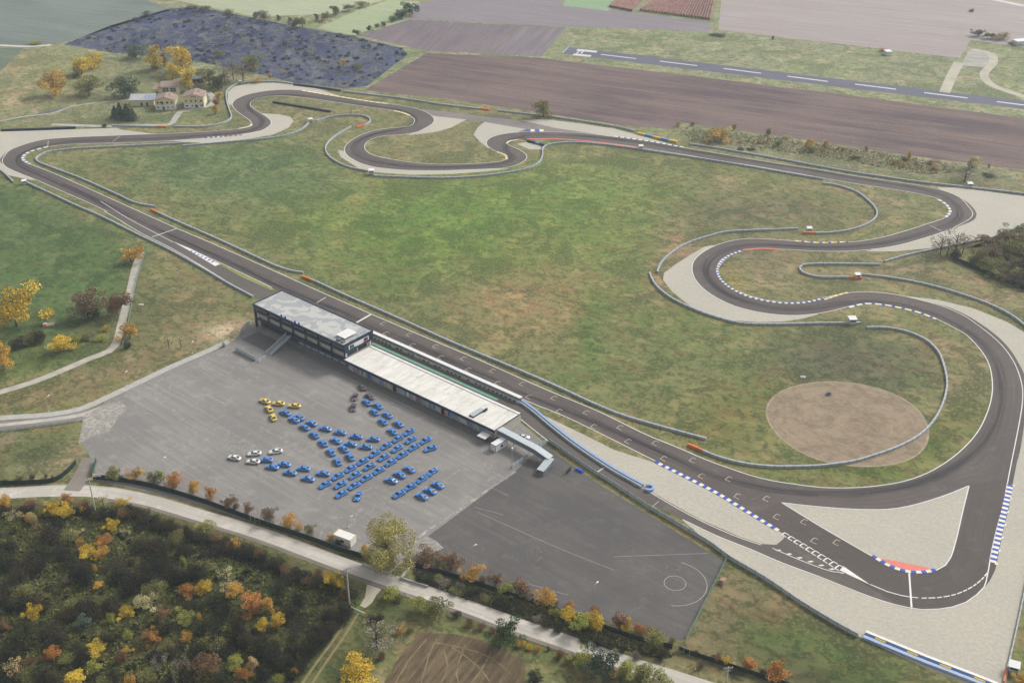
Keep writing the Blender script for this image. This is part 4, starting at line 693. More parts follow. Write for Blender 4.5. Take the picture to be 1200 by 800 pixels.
# ------------------------------------------------------------------ lamp posts and utility poles
M_POLE = plain('pole_grey', S(186,190,192), .5, .08); M_PCON = plain('pole_concrete', S(200,198,192), .8, .1)
def lamp(px, py, h, label, rz=0, grp=None):
    e = empty('lamp_post', (*G(px,py).xy,.05), rz); tag(e, label, 'lamp post', grp); MB().bar((0,0,0),(0,0,h),.11,6,.07).build('pole', M_POLE, e); MB().bar((0,0,h),(1.3,0,h+.25),.06,5).build('arm', M_POLE, e); MB().box(1.1,2.0,-.22,.22,h+.18,h+.34).build('lamp_head', M_WHP, e); MB().box(-.3,.3,-.3,.3,0,.25).build('base', M_PCON, e)
lamp(695,712,9,'tall grey lamp post at the edge of the dark car park near the yellow trees',.8); lamp(553,664,8,'tall grey lamp post between two brown paddock trees',.6); lamp(193.5,562,8.5,'grey lamp post inside the paddock behind the gold fence trees',1.0); lamp(408,618,4,'short lamp post above the yellow edged container',.5); lamp(57,482,6,'thin lamp post on the verge of the access road',1.2); lamp(148,452,5.5,'thin lamp post beside the paddock pavement near the farm path',1.2); lamp(225,414,4.5,'thin lamp post beside the pavement by two bare bushes',1.2); lamp(258,402,4,'thin lamp post near the dusty bank',1.2); lamp(600,546,6.5,'slim lamp post beside the footbridge fence',1.5)
lamp(45,146,7,'thin lamp post on the lawn behind the dark tyre wall',1.5); lamp(1135,217,6,'lamp post beside the far right marshal hut',.3)
def upole(px, py, h, label, rz):
    e = empty('utility_pole', (*G(px,py).xy,0), rz); tag(e, label, 'utility pole'); MB().bar((0,0,0),(0,0,h),.28,8,.17).build('pole', M_PCON, e); MB().box(-1.4,1.4,-.09,.09,h-.7,h-.52).build('crossarm', M_STEEL, e); MB().box(-.9,.9,-.09,.09,h-1.7,h-1.55).build('crossarm', M_STEEL, e)
    for x in (-1.2,-.5,.5,1.2): MB().bar((x,0,h-.52),(x,0,h-.2),.09,6).build('insulator', M_WHP, e)
    MB().beam((-1.3,0,h-.7),(0,0,h-1.5),.08,.1).build('brace', M_STEEL, e)
upole(111.5,597.5,13,'grey concrete utility pole beside the gate lane junction',.4); upole(409.5,706.5,14,'grey concrete utility pole above the red tipped barrier bar',.5); upole(851.5,799,6,'short pale pole among the orange saplings below the fence',.2)
m = MB(); a, b_ = G(411,713,0).xy, G(431,722.4,0).xy; o0 = a; q = b_-a; m.bar((0,0,.9),(*(q*.86),.9),.16,6); e = empty('barrier_bar', (*o0,0)); tag(e, 'white barrier bar with a red tip across the grass lane', 'barrier bar'); m.build('bar', M_WHP, e); MB().bar((*(q*.86),.9),(*q,.9),.2,6).build('red_tip', plain('red_paint', S(208,66,66)), e); MB().bar((0,0,0),(0,0,1.0),.14,6).build('post', M_STEEL, e); MB().bar((*(q*.96),0),(*(q*.96),.8),.1,6).build('post', M_STEEL, e)
# ------------------------------------------------------------------ farmhouses
M_STUC = plain('yellow_stucco', S(232,220,178), .9, .05, .3); M_BASE = plain('white_plinth', S(236,234,228), .9, .05); M_TILE = field('clay_tiles', S(184,160,148), S(160,134,124), 0, .5, .5, .6); M_SHUT = plain('green_shutter', S(34,84,74), .7, .1); M_WOOD = plain('dark_opening', S(70,62,60), .8, .1)
def house(name, label, px, py, wd, dp, hb, eave, ridge, wins, doors, rz=0, base=True):
    c = G(px,py).xy; e = empty(name, (*c,0), rz); tag(e, label, 'house'); hw = wd/2
    bx('ground_storey', e, -hw,hw,0,dp,0,hb, M_BASE if base else M_STUC)
    m = MB(); m.add([(-hw,0,hb),(hw,0,hb),(hw,0,eave),(0,0,ridge),(-hw,0,eave),(-hw,dp,hb),(hw,dp,hb),(hw,dp,eave),(0,dp,ridge),(-hw,dp,eave)], [(0,1,2,3,4),(6,5,9,8,7),(1,6,7,2),(5,0,4,9)]); m.build('wall', M_STUC, e)
    r = empty('roof', (0,0,0)); r.parent = e
    for sg in (-1,1):
        m = MB(); sl_ = (ridge-eave)/hw; xo = sg*(hw+.6); ze = eave-.6*sl_
        m.add([(0,-.5,ridge+.05),(xo,-.5,ze+.05),(xo,dp+.5,ze+.05),(0,dp+.5,ridge+.05),(0,-.5,ridge+.3),(xo,-.5,ze+.3),(xo,dp+.5,ze+.3),(0,dp+.5,ridge+.3)], [(0,1,2,3),(4,7,6,5),(0,4,5,1),(1,5,6,2),(2,6,7,3),(3,7,4,0)]); m.build('roof_slope', M_TILE, r)
    bx('chimney', r, hw*.4,hw*.4+.8,dp*.6,dp*.6+.8,ridge-1.2,ridge+1.1, M_STUC)
    for x, z, w_, h_ in wins: o = bx('window', e, x-w_/2,x+w_/2,-.06,-.01,z,z+h_, M_GLASS); bx('sill', o, x-w_/2-.1,x+w_/2+.1,-.16,-.07,z-.12,z, M_BASE)
    for sg in (-1, 1):
        for yy in (dp*.25, dp*.7):
            for z in (1.0, 4.3): bx('side_window', e, *( (hw+.01,hw+.06) if sg > 0 else (-hw-.06,-hw-.01)), yy, yy+1, z, z+1.2, M_GLASS)
    for x, z, w_, h_ in doors: bx('shuttered_door', e, x-w_/2,x+w_/2,-.08,-.01,z,z+h_, M_SHUT)
    return e
house('farmhouse', 'yellow gabled farmhouse with white base next to the low barn', 194.4,129, 12.6,10, 3.2,6.3,8.3, [(-4.6,4.2,1.3,1.1),(-2.6,4.2,1.0,1.1),(1.4,4.2,1.3,1.1),(-4.6,1.3,.9,.8),(1.6,1.3,.9,.8),(4.6,1.3,.8,.8)], [(-1.6,3.4,1.0,2.2),(-1.2,0.1,1.2,2.2),(4.2,4.1,1.0,1.3)], .06)
house('farmhouse', 'separate cream gabled farmhouse inside the bend of the gravel drive', 228,126.6, 12.6,12, 2.8,7.0,8.8, [(-4.8,4.0,.9,1.2),(-1.6,4.0,.9,1.2),(1.2,4.0,.9,1.2),(4.6,4.0,.9,1.2),(-4.6,1.0,1.3,.9),(-1.2,1.0,.9,.9),(4.8,1.2,1.8,.8),(-.8,7.0,.6,.7),(.4,7.0,.6,.7),(1.4,7.0,.5,.6)], [(1.4,.1,1.6,2.0)], .08)
c = G(199,111).xy; e = empty('hay_barn', (*c,0), .06); tag(e, 'tall yellow hay barn with two big glazed bays behind the farmhouse', 'barn'); bx('wall', e, -5.6,6,0,7,0,5.2, M_STUC); bx('lower_wing', e, -9.6,-5.62,-1.5,5,0,4.0, M_STUC); bx('wing_opening', e, -8.6,-6.6,-1.58,-1.51,1.6,2.8, M_WOOD)
for x in (-4.2,.6): o = bx('glazed_bay', e, x,x+3.8,-.06,-.01,1.8,4.6, plain('blue_glass', S(70,100,120), .3, .1)); bx('mullion', o, x+1.85,x+1.97,-.12,-.07,1.8,4.6, M_STUC); bx('mullion', o, x,x+3.8,-.12,-.07,3.1,3.2, M_STUC)
m = MB(); m.add([(-6.2,-.6,5.1),(6.6,-.6,5.1),(6.6,7.6,6.6),(-6.2,7.6,6.6),(-6.2,-.6,5.4),(6.6,-.6,5.4),(6.6,7.6,6.9),(-6.2,7.6,6.9)], [(0,3,2,1),(4,5,6,7),(0,1,5,4),(1,2,6,5),(2,3,7,6),(3,0,4,7)]); m.build('roof', M_TILE, e); m = MB(); m.add([(-10.1,-2,4.0),(-5.62,-2,4.0),(-5.62,5.4,5.0),(-10.1,5.4,5.0),(-10.1,-2,4.25),(-5.62,-2,4.25),(-5.62,5.4,5.25),(-10.1,5.4,5.25)], [(0,3,2,1),(4,5,6,7),(0,1,5,4),(1,2,6,5),(2,3,7,6),(3,0,4,7)]); m.build('wing_roof', M_TILE, e)
c = G(167,124.2).xy; e = empty('low_barn', (*c,0), .07); tag(e, 'long low yellow barn with pale grey roof beside the farmhouse', 'barn'); bx('wall', e, -7.6,7.6,0,7,0,3.8, M_STUC)
m = MB(); m.add([(-8,-.5,3.75),(8,-.5,3.75),(8,7.5,5.4),(-8,7.5,5.4),(-8,-.5,4.0),(8,-.5,4.0),(8,7.5,5.65),(-8,7.5,5.65)], [(0,3,2,1),(4,5,6,7),(0,1,5,4),(1,2,6,5),(2,3,7,6),(3,0,4,7)]); r_ = m.build('roof', plain('pale_sheet_roof', S(184,182,188), .6, .1, .3), e)
for x in (1.2,3.6,6.0): m = MB(); m.add([(x,.6,4.32),(x+1.8,.6,4.32),(x+1.8,6.4,5.52),(x,6.4,5.52)], [(0,1,2,3)]); m.build('roof_light', plain('roof_light', S(150,164,186), .3, .1), r_)
for x in (-1,2.4): bx('shuttered_door', e, x,x+1.3,-.08,-.01,.05,2.2, M_SHUT)
c = G(1196,54).xy; e = empty('far_shed', (*c,0), .3); tag(e, 'white shed beside the far hedge beyond the gravel apron', 'shed'); bx('wall', e, -3,6,0,6,0,3.2, M_WHP); bx('roof', e, -3.4,6.4,-.4,6.4,3.2,3.5, M_WHP)
c = G(1042,65.4).xy; e = empty('far_shed', (*c,0), .2); tag(e, 'small white shed on the runway meadow', 'shed'); bx('wall', e, -2,2,0,5,0,2.8, M_WHP); bx('roof', e, -2.3,2.3,-.3,5.3,2.8,3.0, M_WHP)
c = G(232,97.4).xy; e = empty('garden_shed', (*c,0), .2); tag(e, 'dark shed with reddish side under the trees behind the houses', 'shed'); bx('wall', e, -3.5,3.5,0,4,0,2.6, plain('red_boards', S(92,48,60), .8, .1)); bx('roof', e, -3.9,3.9,-.4,4.4,2.6,2.9, plain('slate', S(96,104,128), .7, .1))
c = G(57,381).xy; e = empty('junk_pallet', (*c,0), .3); tag(e, 'low pile of pallets with a red and white cover by the yellow trees', 'pallet pile'); bx('pallet', e, -2.4,2.4,-1.4,1.6,0,.5, plain('old_wood', S(160,150,136), .9, .2)); bx('red_cover', e, -2.2,-.9,-1.2,0,.5,.9, plain('red_paint', S(208,66,66))); bx('white_cover', e, -2.2,-.6,.1,1.2,.5,.8, M_WHP)
for x, y, lb in ((165.4,357.5,'white block on the rough grass beside the farm path'),(941,442,'square pale manhole slab in the infield above the oval'),(234,682,'') ): 
    if lb: o = MB().box(-1.0,1.0,-.7,.7,0,.35).box(-.5,.3,-.3,.4,.35,.5).build('concrete_slab', M_CONC); o.location = (*G(x,y).xy,0); tag(o, lb, 'slab')
o = MB().box(-1.3,1.3,-.8,.8,0,1.1).box(-1.2,-.1,-.7,.7,1.1,1.6).build('brick_pallet', plain('brick_stack', S(176,140,120), .9, .15)); o.location = (*G(847,682).xy,0); o.rotation_euler.z = .9; tag(o, 'pallet of pinkish bricks on the grass behind the wire fence', 'brick pallet')
e = empty('street_bollard', (0,0,0)); bpy.data.objects.remove(e)
# signs beside the lane
for x, y, lb in ((112,562.5,'white boxy sign beside the gate lane next to the utility pole'),(118,562,'white round headed sign on the paddock fence by the gate lane')):
    e = empty('roadside_sign', (*G(x,y).xy,0), .2); tag(e, lb, 'sign'); MB().bar((0,0,0),(0,0,2.2),.06,5).build('post', M_STEEL, e); MB().box(-.8,.8,-.06,.06,1.5,2.6).build('board', M_WHP, e)

# ------------------------------------------------------------------ cars
def car_parts(paint):
    out = []; st = [(-2.28,.66,.42,.58,.62),(-2.18,.80,.26,.74,.84),(-1.7,.90,.20,.80,.95),(-1.0,.92,.18,.82,.93),(0,.91,.17,.82,.90),(.8,.92,.18,.80,.90),(1.5,.91,.19,.76,.84),(2.0,.84,.22,.64,.70),(2.22,.66,.30,.50,.54),(2.28,.45,.36,.46,.48)]
    v = []; f = []
    for x, hw, zl, zs, zt in st:
        h = [(0,zl),(hw*.8,zl),(hw*.97,zl+.1),(hw,(zl+zs)/2),(hw*.97,zs),(hw*.8,zt),(hw*.4,zt+.02)]
        v += [(x,y,z) for y, z in h] + [(x,0,zt+.03)] + [(x,-y,z) for y, z in h[:0:-1]]
    k = 14
    for i in range(len(st)-1): f += [(i*k+j, (i+1)*k+j, (i+1)*k+(j+1)%k, i*k+(j+1)%k) for j in range(k)]
    f += [tuple(range(k)), tuple((len(st)-1)*k+j for j in range(k))[::-1]]
    def ms(n, v, f, m, sm=False):
        o = obj(n, v, f, m, None, sm); me = o.data; bpy.data.objects.remove(o); return me
    body = ms('body', v, f, paint, True); out.append(('body', body, (0,0,0), None))
    B = [(1.05,.80,.88),(-1.75,.76,.94)]; T_ = [(.25,.60,1.33),(-.85,.58,1.34)]   # belt line and roof line
    q = lambda x,y,z: (x,y,z)
    ws = [q(1.05,.78,.88),q(1.05,-.78,.88),q(.25,-.60,1.33),q(.25,.60,1.33)]; rw_ = [q(-1.75,-.72,.94),q(-1.75,.72,.94),q(-.85,.58,1.34),q(-.85,-.58,1.34)]
    def slab(n, c, m): 
        c = [Vector(p) for p in c]; nn = (c[1]-c[0]).cross(c[2]-c[0]).normalized()*.02; cc_ = [p-nn for p in c]+[p+nn for p in c]; L_ = len(c)
        return ms(n, cc_, [tuple(range(L_))[::-1], tuple(range(L_,2*L_))]+[(i,(i+1)%L_,L_+(i+1)%L_,L_+i) for i in range(L_)], m)
    out.append(('windscreen', slab('windscreen', ws, M_CGL), (0,0,0), None)); out.append(('rear_window', slab('rear_window', rw_, M_CGL), (0,0,0), None))
    for sg in (1,-1): out.append(('side_window', slab('side_window', [q(.98,.82*sg,.88),q(.22,.63*sg,1.30),q(-.82,.61*sg,1.31),q(-1.6,.78*sg,.94)][::sg], M_CGL), (0,0,0), None))
    rm = MB(); rm.add([(.32,.62,1.31),(.32,-.62,1.31),(-.95,-.61,1.31),(-.95,.61,1.31),(.2,.54,1.38),(.2,-.54,1.38),(-.85,-.53,1.38),(-.85,.53,1.38)], [(0,3,2,1),(4,5,6,7),(0,1,5,4),(1,2,6,5),(2,3,7,6),(3,0,4,7)]); out.append(('roof', rm.mesh('roof', paint), (0,0,0), None))
    pm = MB()
    for sg in (1,-1): pm.beam((1.02,.8*sg,.87),(.26,.61*sg,1.31),.08,.05); pm.beam((-1.68,.75*sg,.93),(-.88,.6*sg,1.31),.22,.05); pm.beam((-.3,.72*sg,1.1),(-.34,.62*sg,1.31),.08,.04)
    out.append(('pillars', pm.mesh('pillars', paint), (0,0,0), None))
    wh = MB().bar((0,-.11,0),(0,.11,0),.33,14).mesh('wheel', M_RUB); ri = MB().bar((0,-.125,0),(0,.125,0),.2,10).mesh('rim', M_STEEL)
    for x in (1.42,-1.35):
        for y in (.82,-.82): out.append(('wheel', wh, (x,y,.33), ('rim', ri)))
    hl = MB().box(-.14,.1,-.16,.16,-.06,.05).mesh('headlight', M_HL); tl = MB().box(-.05,.05,-.2,.2,-.06,.06).mesh('tail_light', M_TL)
    for y in (.58,-.58): out.append(('headlight', hl, (2.1,y,.58), None)); out.append(('tail_light', tl, (-2.22,y,.7), None))
    mr = MB().box(-.1,.1,-.1,.1,-.06,.07).mesh('mirror', paint)
    for y in (.95,-.95): out.append(('mirror', mr, (.75,y,.95), None))
    return out
def paint(name, c):
    b = NB(name); b.b.inputs['Metallic'].default_value = .0; b.b.inputs['Coat Weight'].default_value = .5; b.b.inputs['Coat Roughness'].default_value = .12; oi = b.n('ShaderNodeObjectInfo')
    return b.out(b.mix(oi.outputs['Random'], mul(c,.92), mul(c,1.08)), .35)
b = NB('car_glass'); M_CGL = b.out((.015,.018,.024,1), .08); b.b.inputs['Specular IOR Level'].default_value = .5
M_RUB = plain('rubber', (.02,.02,.02,1), .9, .1); M_HL = plain('headlamp', S(220,226,230), .2, .02); M_TL = plain('tail_lamp', S(150,30,30), .3, .05)
CARS = dict(blue=('bright blue coupe parked in the bird shaped formation on the car park','blue cars of the formation', S(58,138,222)), yellow=('yellow coupe at the upper left tip of the car formation','yellow cars of the formation', S(236,206,92)), white=('white coupe in the short row left of the blue cars','white cars of the formation', S(232,230,226)), grey=('dark grey coupe by the garages at the top of the formation','grey cars of the formation', S(96,86,92)))
CL = dict(yellow='310.4,469.8,20 326.3,472.5,4 345,475.3,4 315.4,478.8,55 320.4,488.8,70', white='274.6,536,12 298,531.2,-5 323,528.8,-8 296.6,540.6,4', grey='424.4,453.4,50 415.9,465,-76 414,477.3,-86 432.9,464.4,38',
 blue='334.4,483.4,25 350.4,488.8,28 344.6,491.5,28 365,495.6,22 356.9,500.3,30 381.6,502,15 368.4,509.2,42 393.5,516,24 378.6,519,45 387.8,529.4,50 398.6,506.6,10 417.5,511.3,8 437.5,514.4,4 411,520,12 428.4,523.4,5 402.9,525.4,40 410.3,535,50 395.4,540.6,58 459.8,505.3,36 479,506,-28 466,514,-30 481.3,515.3,-30 498.5,515.9,-28 504.4,525.4,-18 452.3,522.5,-29 465.4,525.4,-30 485,523.8,-29 438.8,531.3,-31 449.6,535.6,-30 471.5,532.8,-30 424.8,540.6,-28 432.9,546.5,-28 457.8,541.6,-30 410.6,549,-28 416,556.5,-28 443.8,551.3,-29 396,557.8,-28 398.8,567.5,-29 429.4,559.8,-28 378.8,554.6,8 381,567.5,-28 415,569,-29 400,578.5,-30 419.8,581,-64 479.4,549.6,30 468.4,556,28 458.4,562.8,18 506.3,552.8,-34 494,561.3,-34 480.6,570.4,-28 467.5,578.8,-28 513,568,25 504,575,25 494,581.3,25 430,471.3,42 442.5,475.4,36 438.8,482.5,42 454,486,34 448.8,493.8,42 466.9,496.3,34 312,538.6,4 319,547,10 333,543.7,8 340,553.7,10 356,548.7,8 361,560.7,12')
BLUE = [(f'bright blue coupe {s}', f'blue cars {s}') for s in ('in the pairs trailing behind the white cars', 'in the pairs leading down from the grey cars', 'nose to tail in the short side files right of the diagonal block', 'in the lone diagonal file below the side files', 'in the diagonal block of three parallel files', 'in the two level files running into the diagonal block', 'in the curved files behind the yellow cars')]
for cname, (lab, grp, c) in CARS.items():
    parts = car_parts(paint('car_paint_'+cname, c))
    for s in CL[cname].split():
        x, y, an = (float(t) for t in s.split(',')); g0 = G(x,y,.65); d = G(x-math.cos(R(an))*3, y-math.sin(R(an))*3,.65)-g0
        e = empty('sports_car', (g0.x,g0.y,.052), math.atan2(d.y,d.x)); e.scale = (1.12,1.12,1.1)
        if cname == 'blue':
            lab, grp = BLUE[0] if (x < 362 and y > 530) else BLUE[1] if (y < 507 and x > 425 and an > 0) else BLUE[2] if (x > 455 and y > 545 and an > 0) else BLUE[3] if (x > 462 and y > 549) else BLUE[4] if an < -10 else BLUE[5] if (an < 16 and y < 530) else BLUE[6]
        tag(e, lab, 'car', grp)
        for n_, me, lc, sub in parts:
            o = inst(n_, me, e, lc)
            if sub: inst(sub[0], sub[1], o)
# small hatchback by the garage end and a tiny blue board by the pit fence
parts = car_parts(paint('van_white', S(228,228,226))); e = empty('parked_car', (*Lc(143.5,8.2),.07), BA+.5); tag(e, 'white car parked at the garage end beside the pit lane', 'car')
for n_, me, lc, sub in parts:
    o = inst(n_, me, e, lc)
    if sub: inst(sub[0], sub[1], o)
o = MB().box(-1.6,1.6,-.5,.5,0,.6).box(-1.2,1.2,-.3,.3,.6,.8).build('foam_block', plain('flag_blue', S(36,92,220))); o.location = (*G(679,552).xy,.06); o.rotation_euler.z = BA; tag(o, 'bright blue foam block on the asphalt below the pit entry fence', 'foam block')

# ------------------------------------------------------------------ people
def person(px, py, z0, label, top, trousers, rz=0):
    J = dict(hip=(0,0,.95),waist=(0,0,1.12),chest=(0,0,1.38),neck=(0,0,1.5),head=(0,.02,1.62),crown=(0,.02,1.72)); R_ = dict(hip=.15,waist=.14,chest=.17,neck=.06,head=.1,crown=.07); E_ = [('hip','waist'),('waist','chest'),('chest','neck'),('neck','head'),('head','crown')]
    for s, n_ in ((-1,'l'),(1,'r')):
        J.update({'th'+n_:(.1*s,0,.9),'kn'+n_:(.11*s,.03,.5),'an'+n_:(.12*s,-.02,.09),'to'+n_:(.13*s,.16,.04),'sh'+n_:(.2*s,0,1.42),'el'+n_:(.27*s,-.03,1.14),'wr'+n_:(.26*s,.08,.9),'ha'+n_:(.25*s,.12,.8)}); R_.update({'th'+n_:.1,'kn'+n_:.065,'an'+n_:.045,'to'+n_:.04,'sh'+n_:.075,'el'+n_:.05,'wr'+n_:.035,'ha'+n_:.04})
        E_ += [('hip','th'+n_),('th'+n_,'kn'+n_),('kn'+n_,'an'+n_),('an'+n_,'to'+n_),('chest','sh'+n_),('sh'+n_,'el'+n_),('el'+n_,'wr'+n_),('wr'+n_,'ha'+n_)]
    ks = list(J); me = bpy.data.meshes.new('person'); me.from_pydata([J[k_] for k_ in ks], [(ks.index(a),ks.index(c)) for a, c in E_], []); o = bpy.data.objects.new('person', me); col.objects.link(o); sk_ = o.modifiers.new('skin','SKIN')
    for i, k_ in enumerate(ks): me.skin_vertices[0].data[i].radius = (R_[k_],)*2; me.skin_vertices[0].data[i].use_root = (i == 0)
    o.modifiers.new('sub','SUBSURF').levels = 1
    dg = bpy.context.evaluated_depsgraph_get(); m2 = bpy.data.meshes.new_from_object(o.evaluated_get(dg)); o.modifiers.clear(); o.data = m2; m2.materials.clear()
    for c in (plain('skin', S(214,170,146), .7, .05), top, trousers): m2.materials.append(c)
    for p in m2.polygons: z = p.center.z; p.material_index = 0 if (z > 1.5 or (z < .9 and abs(p.center.x) > .2)) else 1 if z > .93 else 2; p.use_smooth = True
    o.location = (*G(px,py).xy, z0); o.rotation_euler.z = rz; tag(o, label, 'person'); hr = MB(); hr.bar((0,.01,1.66),(0,.0,1.77),.115,8,.06); hr.build('hair', plain('dark_hair', (.03,.02,.015,1)), o)
person(605.6,498.4,.07,'person in a red jacket standing at the pit lane end of the garages', plain('red_jacket', S(214,70,74)), M_NV, .5); person(779.4,780,.0,'person in a pale pink top on the roadside grass below the trees', plain('pink_top', S(236,190,180)), M_CRM, 2.2); person(814.6,786.4,.0,'person in a white top near the short pole below the gate', M_WHP, plain('jeans', S(90,110,150)), 1.2); person(602,522.4,.07,'person in a red top beside the trailer under the footbridge', plain('red_jacket', S(214,70,74)), M_NV, 1)
person(575.5,517.4,.07,'person in an orange top at the garage corner by the white container', plain('orange_top', S(222,110,60)), M_NV, 4)

# ------------------------------------------------------------------ trees, shrubs, hedges
def leaves(C_, size, rng, up=.35):                      # one small quad per centre
    n = len(C_); nrm = rng.normal(size=(n,3)); nrm[:,2] += up; nrm /= np.linalg.norm(nrm, axis=1)[:,None]
    t = np.cross(nrm, rng.normal(size=(n,3))); t /= np.linalg.norm(t, axis=1)[:,None]; b_ = np.cross(nrm, t); s = (size*rng.uniform(.6,1.4,n))[:,None]; a = rng.uniform(.55,.9,n)[:,None]
    V = np.stack([C_-t*s, C_-b_*s*a, C_+t*s, C_+b_*s*a], 1).reshape(-1,3); return V
def leaf_mesh(name, C_, size, rng, tone=None, up=.35):
    V = leaves(C_, size, rng, up); n = len(C_); me = bpy.data.meshes.new(name); me.vertices.add(4*n); me.vertices.foreach_set('co', V.ravel()); me.loops.add(4*n); me.loops.foreach_set('vertex_index', np.arange(4*n)); me.polygons.add(n); me.polygons.foreach_set('loop_start', np.arange(0,4*n,4)); me.polygons.foreach_set('loop_total', np.full(n,4)); me.update()
    a = me.attributes.new('tone','FLOAT','FACE'); a.data.foreach_set('value', (rng.uniform(0,1,n) if tone is None else tone).astype(np.float32)); me.materials.append(None); return me
def lobes_pts(rng, lobes, n):                           # points spread through the outer part of several lobes
    w_ = np.array([l[3]*l[3] for l in lobes]); idx = rng.choice(len(lobes), n, p=w_/w_.sum()); L_ = np.array(lobes)[idx]; d = rng.normal(size=(n,3)); d /= np.linalg.norm(d,axis=1)[:,None]; r = rng.uniform(.35,1.0,n)**.45*(1+.12*rng.normal(size=n))
    tone = np.clip(np.array([rng.uniform(.2,.8) for _ in lobes])[idx] + rng.normal(0,.2,n), 0, 1); return L_[:,:3] + d*(L_[:,3]*r)[:,None]*np.array([1,1,.85]), tone
def trunk_mesh(rng, h, r, limbs, spread, z0=.25):
    m = MB(); m.bar((0,0,-.1),(0,0,h*.45),r,7,r*.75); m.bar((0,0,h*.45),(rng.normal()*.02,0,h*.85),r*.75,6,r*.2)
    for i in range(limbs):
        a = 2.4*i+rng.uniform(0,.6); z = h*(z0+.45*i/limbs); L_ = spread*rng.uniform(.6,.95); m.bar((0,0,z),(math.cos(a)*L_*.55,math.sin(a)*L_*.55,z+h*.14),r*.42,5,r*.22); m.bar((math.cos(a)*L_*.55,math.sin(a)*L_*.55,z+h*.14),(math.cos(a+.3)*L_,math.sin(a+.3)*L_,z+h*.3),r*.22,4,r*.06)
    return m.mesh('trunk', M_BARK)
M_BARK = plain('bark', S(84,72,60), .95, .2, 2)
TYPES = {}
def mk(kind, k):
    rng = np.random.default_rng(100*k + sum(map(ord, kind)))
    # all variants are 1 m tall units scaled by height; width given separately
    if kind == 'round':
        lobes = [(rng.normal()*.24, rng.normal()*.24, rng.uniform(.22,.86), rng.uniform(.12,.23)) for _ in range(17)] + [(0,0,.5,.3)]; C_, t = lobes_pts(rng, lobes, 3200); return leaf_mesh('crown', C_, .025, rng, t), trunk_mesh(rng, 1, .03, 7, .38)
    if kind == 'tall':
        lobes = [(rng.normal()*.11, rng.normal()*.11, z, .17-.10*abs(z-.5)) for z in np.linspace(.22,.92,13)]; C_, t = lobes_pts(rng, lobes, 1300); return leaf_mesh('crown', C_, .028, rng, t), trunk_mesh(rng, 1, .025, 7, .2)
    if kind == 'bush':
        lobes = [(math.cos(a)*q, math.sin(a)*q, rng.uniform(.2,.62), rng.uniform(.2,.34)) for a, q in zip(rng.uniform(0,6.28,13), rng.uniform(.05,.55,13))] + [(0,0,.45,.5)]; C_, t = lobes_pts(rng, lobes, 2400); C_[:,2] = np.abs(C_[:,2]); return leaf_mesh('crown', C_, .030, rng, t), trunk_mesh(rng, .8, .03, 6, .4, .1)
    if kind == 'sparse':
        lobes = [(rng.normal()*.2, rng.normal()*.2, rng.uniform(.35,.9), rng.uniform(.1,.2)) for _ in range(14)]; C_, t = lobes_pts(rng, lobes, 650); return leaf_mesh('crown', C_, .020, rng, t), trunk_mesh(rng, 1.1, .024, 16, .38, .2)
    if kind == 'conifer':
        n = 1500; z = rng.uniform(.06,1,n); a = rng.uniform(0,6.28,n); rr = (1-z)*.30*(.55+.45*np.abs(np.sin(z*26)))*rng.uniform(.5,1.1,n); C_ = np.stack([np.cos(a)*rr, np.sin(a)*rr, z],1); return leaf_mesh('crown', C_, .03, rng), trunk_mesh(rng, .9, .025, 4, .1)
    if kind == 'willow':
        lobes = [(rng.normal()*.2, rng.normal()*.2, rng.uniform(.12,.9), rng.uniform(.09,.18)) for _ in range(34)]; C_, t = lobes_pts(rng, lobes, 15000); return leaf_mesh('crown', C_, .0115, rng, t, 0), trunk_mesh(rng, .9, .03, 12, .3, .15)
for kd, nv in (('round',4),('tall',3),('bush',5),('sparse',3),('conifer',2),('willow',1)): TYPES[kd] = [mk(kd, i) for i in range(nv)]
ASPW = dict(round=.78, tall=.42, bush=1.5, sparse=.72, conifer=.38, willow=.74)   # nominal width of the unit model
HUE = dict(willow=(176,172,104), yellow=(214,186,62), gold=(206,166,76), orange=(184,130,66), rust=(136,106,76), brown=(126,110,84), red=(126,90,70), olive=(130,130,76), lime=(156,160,76), green=(66,88,52), dark=(40,43,30), pale=(196,188,138), grey=(136,130,116), peach=(208,182,130), darkgreen=(50,74,54), scrub=(60,64,40), umber=(68,61,45), bluegreen=(84,104,88))
NAMEC = dict(willow='olive', yellow='bright yellow', gold='golden', orange='orange', rust='rusty brown', brown='brown', red='reddish', olive='olive green', lime='yellow green', green='green', dark='dark green', pale='pale cream', grey='bare grey', peach='pale peach', darkgreen='deep green', scrub='dark olive', umber='dark brown', bluegreen='blue green')
KN = dict(round='broadleaf tree', tall='slender tree', bush='shrub', sparse='thin leaved tree', conifer='conifer', willow='willow tree')
ON = dict(round='autumn_tree', tall='slender_tree', bush='shrub', sparse='sparse_tree', conifer='conifer', willow='willow_tree')
ANCH = [(111,592,'near the utility pole at the gate lane'),(110,642,'by the yellow and orange tree pair'),(20,615,'near the pale thin trees of the scrubland'),(40,660,'on the slope left of the yellow and orange pair'),(185,662,'below the bend of the road hedge'),(296,705,'round the big orange tree'),(240,690,'by the yellow and orange tree before the big orange one'),(98,725,'by the slender blue green tree'),(160,712,'near the pale cream round tree'),(28,712,'near the lone yellow tree on the bare grass'),(197,776,'round the two bare grey trees'),(20,782,'by the pale peach tree'),(59,766,'near the orange ball shaped tree'),(110,775,'by the red shrub above the slender yellow green tree'),(350,755,'beside the dark lane hedge'),(395,690,'near the utility pole with the barrier bar'),(286,780,'near the thin pale peach tree'),(240,775,'by the tall rusty tree'),(330,735,'between the big orange tree and the lane hedge')]
